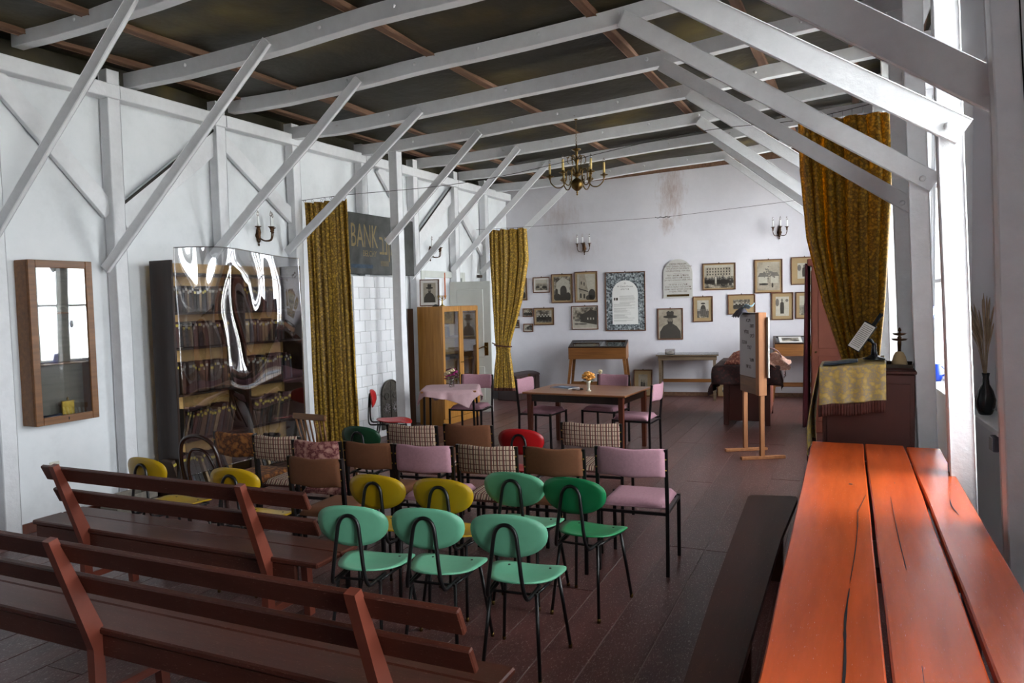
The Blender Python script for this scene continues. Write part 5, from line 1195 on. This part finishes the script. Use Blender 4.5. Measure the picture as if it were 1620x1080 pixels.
def flap(u, v):
    return (.22 + .34 * v + .02 * math.sin(u * 9), -.08 + .50 * u, .845 + .13 * u - .05 * v + .03 * math.sin(v * 7 + u * 5) - .12 * max(0, v - .75))
o = MB().sheet(flap, 30, 24, .004).build('pink_cloth', m_rosegold); o.location = (-1.46, 10.83, 0); o.rotation_euler = (0, 0, R(4)); tag(o, 'pale pink-gold cloth jutting from the right side of the altar table', 'cloth')
t = thing('lattice_cover', 'pierced beige domed cover standing on the altar table behind the easel', 'cover', (-1.20, 11.15, .905), R(8))
for k in range(5): MB().tube([(.17 * math.cos(a * math.pi / 14), (k - 2) * .03, .15 * math.sin(a * math.pi / 14)) for a in range(15)], .008, 6).build('hoop', m_tcloth, t)
for k in range(6): a = .4 + k * .48; MB().tube([(.17 * math.cos(a), -.06, .15 * math.sin(a)), (.17 * math.cos(a), .06, .15 * math.sin(a))], .007, 6).build('crossbar', m_tcloth, t)
# easel
EA = math.atan2(-.40, .23)
t = thing('easel_board', 'wooden easel with a written-on grey-white board, seen obliquely', 'easel', (-1.12, 8.84, 0), EA)
for x in (-.233, .233):
    MB().tube([(x, 0, .03), (x, 0, .90)], .022, sq=True).build('leg', m_easel, t)
    B((x - .024, -.24, 0), (x + .024, .26, .035), 'foot_bar', m_grey if False else m_easel, t)
B((.175, -.045, .70), (.262, .045, 1.61), 'side_post', m_easel, t); B((-.30, -.03, .70), (.174, -.008, .88), 'lower_panel', m_oak_d, t); B((-.30, -.005, .70), (.174, .03, 1.60), 'frame_board', m_easel, t)
B((-.30, -.031, .885), (.174, -.008, 1.585), 'writing_surface', m_whiteboard, t, .002); B((-.30, -.034, 1.588), (.18, .03, 1.606), 'top_rail', m_walnut, t)
B((-.27, .047, .90), (.30, .062, 1.56), 'rear_sheet', m_paper, t, .002)
qq = random.Random(8)
for k, (body, x, z) in enumerate((('אבגד', -.05, 1.50), ('הוזח', .05, 1.44), ('שלום', -.10, 1.37), ('טיכל', .06, 1.33), ('מנסע', -.16, 1.25), ('פצק', -.02, 1.20), ('רשת', .04, 1.06), ('תורה', -.04, .98))):
    text(body, .062, 'handwriting', m_ink, t, x, z, -.0315)
def rag(u, v): return (-.32 + .20 * u, -.04 + .08 * abs(2 * v - 1) * (-1 if v < .5 else 1), 1.612 + .045 * math.sin(u * 3.1) * (1 - abs(2 * v - 1)) - .09 * max(0, abs(2 * v - 1) - .35) + .008 * math.sin(u * 18))
M_ = t.matrix_basis.copy()
o = MB().sheet(rag, 22, 16, .006).build('cleaning_cloth', m_gcloth); o.location = (-1.12, 8.84, .004); o.rotation_euler = (0, 0, EA); tag(o, 'grey cloth draped over the top corner of the easel', 'cloth')
o = MB().sheet(lambda u, v: (-.24 + .20 * u, -.02 + .05 * v + .01 * math.sin(u * 9), 1.66 + .045 * u + .02 * math.sin(v * 3 + u * 4)), 16, 12, .01).build('cleaning_cloth', m_lblue); o.location = (-1.12, 8.84, .0); o.rotation_euler = (0, 0, EA); tag(o, 'pale blue cloth crumpled on top of the easel', 'cloth')

# ================================================================== LECTERN GROUP
LX0, LX1, LY0, LY1, LH = -.27, .335, 6.0, 6.48, 1.215
t = thing('lectern', 'dark maroon lectern cabinet at the end of the orange table', 'lectern', (0, 0, 0))
B((LX0, LY0 + .003, 0), (LX1, LY1, LH), 'carcass', m_maroonbox, t, .006); B((LX0 - .01, LY0 - .012, LH + .001), (LX1 + .01, LY1 + .01, LH + .025), 'top_board', m_maroonbox, t, .005)
B((LX0 + .03, LY0 - .006, .1), (LX1 - .03, LY0 + .001, 1.15), 'front_panel', m_maroonbox, t)
zt = LH + .030
def gcl(u, v):
    x = LX0 - .02 + .44 * u; s_ = v
    if s_ < .45: return (x, LY1 - .02 - (LY1 - LY0 + .01) * (s_ / .45), zt + .012 + .055 * u * (1 - s_) + .004 * math.sin(x * 40))
    q_ = (s_ - .45) / .55; return (x, LY0 - .022 - .010 * math.sin(u * 22) * q_ - .012 * q_, zt + .012 + .055 * u * .55 - (.255 + .02 * (1 - u)) * q_)
tc_ = thing('gold_brocade_cloth', 'pale gold brocade cloth with maroon fringe draped on the lectern', 'cloth', (0, 0, 0))
MB().sheet(gcl, 60, 44, .005).build('front_fall', m_goldcloth, tc_)
MB().sheet(lambda u, v: (gcl(u, 1)[0], gcl(u, 1)[1] - .004 - .004 * math.sin(u * 150), gcl(u, 1)[2] - .085 * v + .006 * math.sin(u * 9)), 160, 3, .006).build('fringe', m_fringe, tc_)
def side_fall(u, v): return (LX0 - .026 - (.13 - .05 * u) * v * (1.2 - .5 * v) + .05 * max(0, v - .7) - .012 * math.sin(u * 16) * v, LY0 - .01 + .42 * u, zt + .01 - (.66 - .1 * math.sin(u * 3.1)) * v)
MB().sheet(side_fall, 40, 30, .005).build('side_fall', m_goldcloth, tc_)
MB().sheet(lambda u, v: (side_fall(u, 1)[0], side_fall(u, 1)[1], side_fall(u, 1)[2] - .05 * v), 80, 2, .006).build('fringe', m_fringe, tc_)
o = B((0, 0, 0), (.235, .19, .014), 'leather_folder', m_leather, b=.004); o.rotation_euler = (0, R(-7), 0); o.location = (LX0 + .005, LY0 + .03, zt + .022); tag(o, 'flat dark blue-grey folder lying on the lectern cloth', 'folder')
t = thing('book_stand', 'black telephone-like stand holding an open page on the lectern', 'stand', (.075, 6.2, zt + .06), R(0))
MB().lathe([(.075, 0), (.078, .008), (.05, .02), (.022, .035), (.016, .09), (.014, .12)], 20).build('base', m_bakelite, t)
MB().tube([(0, 0, .11), (-.02, .01, .14), (-.07, .02, .15)], .012, 8).build('arm', m_bakelite, t)
Mp = Matrix.Translation((-.085, 0, .165)) @ Matrix.Rotation(R(-25), 4, 'Z') @ Matrix.Rotation(R(28), 4, 'Y') @ Matrix.Rotation(R(-20), 4, 'X')
MB().box((-.050, 0, -.105), (.050, .010, .12), .003, Mp).build('tablet', m_bakelite, t); MB().box((-.045, -.004, -.10), (.045, -.001, .11), .001, Mp).build('page', m_matw, t)
pl_ = MB()
for k in range(13): pl_.box((-.037, -.0052, .09 - k * .014), (.037, -.0045, .094 - k * .014), 0, Mp)
pl_.build('printed_lines', m_midink, t, kind='stuff'); MB().box((.0, .012, .10), (.03, .022, .22), .003, Mp).build('clip_bar', m_bakelite, t)
t = thing('wooden_tray', 'shallow brown tray on the right end of the lectern', 'tray', (.245, 6.22, LH + .027), R(-4))
B((-.10, -.12, 0), (.09, .14, .01), 'base', m_maroonbox, t)
for lo, hi in (((-.10, -.12, .0101), (-.09, .14, .045)), ((.08, -.12, .0101), (.09, .14, .035)), ((-.0899, -.12, .0101), (.0799, -.11, .035)), ((-.0899, .13, .0101), (.0799, .14, .04))): B(lo, hi, 'rim', m_clay, t, .002)
t = thing('brass_lamp', 'small dark bell-footed oil lamp with two tiers on the brown tray', 'lamp', (.245, 6.25, LH + .038))
MB().lathe([(.055, 0), (.058, .006), (.052, .03), (.04, .075), (.028, .10), (.014, .11)], 18).build('bell_foot', m_mat, t); MB().lathe([(.012, .11), (.014, .17), (.012, .20), (.016, .21), (.008, .225), (.016, .235), (.008, .25)], 14).build('stem', m_bronze, t)
for z, r_ in ((.185, .056), (.225, .048)):
    MB().lathe([(.012, z), (r_ * .8, z + .006), (r_, z + .018), (r_ * .95, z + .018), (r_ * .6, z + .01), (.012, z + .009)], 8).build('lamp_dish', m_bronze, t)
MB().lathe([(.004, .25), (.012, .26), (.012, .27), (.004, .285)], 10).build('finial', m_bronze, t)

# ================================================================== WINDOW SILLS
o = thing('glazed_vase', 'dark glazed vase on the window sill nearest the orange table', 'vase', (.80, 6.33, .905))
MB().lathe([(.035, 0), (.045, .01), (.062, .06), (.066, .11), (.05, .17), (.024, .22), (.020, .27), (.026, .30), (.022, .30), (.016, .27)], 20).build('body', m_pot, o)
t = thing('pampas_grass', 'bunch of dry grass in the dark vase', 'dried grass', (.80, 6.33, 1.20)); st = MB(); qq = random.Random(2)
for k in range(34):
    a = qq.uniform(0, 6.28); r_ = qq.uniform(.02, .11); h = qq.uniform(.35, .60); tip = (r_ * math.cos(a) - .06, r_ * math.sin(a), h)
    st.tube(curve_pts([(0, 0, -.1), (tip[0] * .35, tip[1] * .35, h * .5), tip], 4), [.0018] * 5 + [.006] * 3 + [.001], 5)
st.build('stalks', m_pampas, t, kind='stuff')
t = thing('blue_jug', 'small cobalt blue glass jug on the farther window sill', 'jug', (XW(8.6) + .07, 8.6, .905)); MB().lathe([(.04, 0), (.05, .03), (.055, .09), (.04, .14), (.035, .17), (.03, .17)], 16).build('body', m_blue, t); MB().tube(curve_pts([(.05, 0, .05), (.085, 0, .09), (.04, 0, .15)], 4), .006, 6).build('handle', m_blue, t)
t = thing('blue_plate', 'blue-rimmed plate hanging high in the farther window', 'plate', (XW(8.9) + .06, 8.9, 1.58), R(60)); MB().lathe([(.03, 0), (.07, .004), (.075, .01), (.03, .008)], 20, mtx=Matrix.Rotation(R(90), 4, 'X')).build('rim', m_blue, t); MB().lathe([(.045, .0), (.045, .011)], 16, mtx=Matrix.Rotation(R(90), 4, 'X')).build('centre', m_wcandle, t); MB().tube([(0, 0, .07), (0, 0, 2.2)], .002, 5).build('cord', m_iron, t)
t = thing('junction_box', 'grey junction box under the sill beside the near white post', 'junction box', (XW(5.75) - .001, 5.75, .80), R(-90) + WANG); MB().box((-.045, -.035, -.05), (.045, 0, .05), .005).build('box', m_gcloth, t); MB().box((-.04, -.042, -.045), (.04, -.0352, .045), .004).build('lid', m_whiteboard, t)
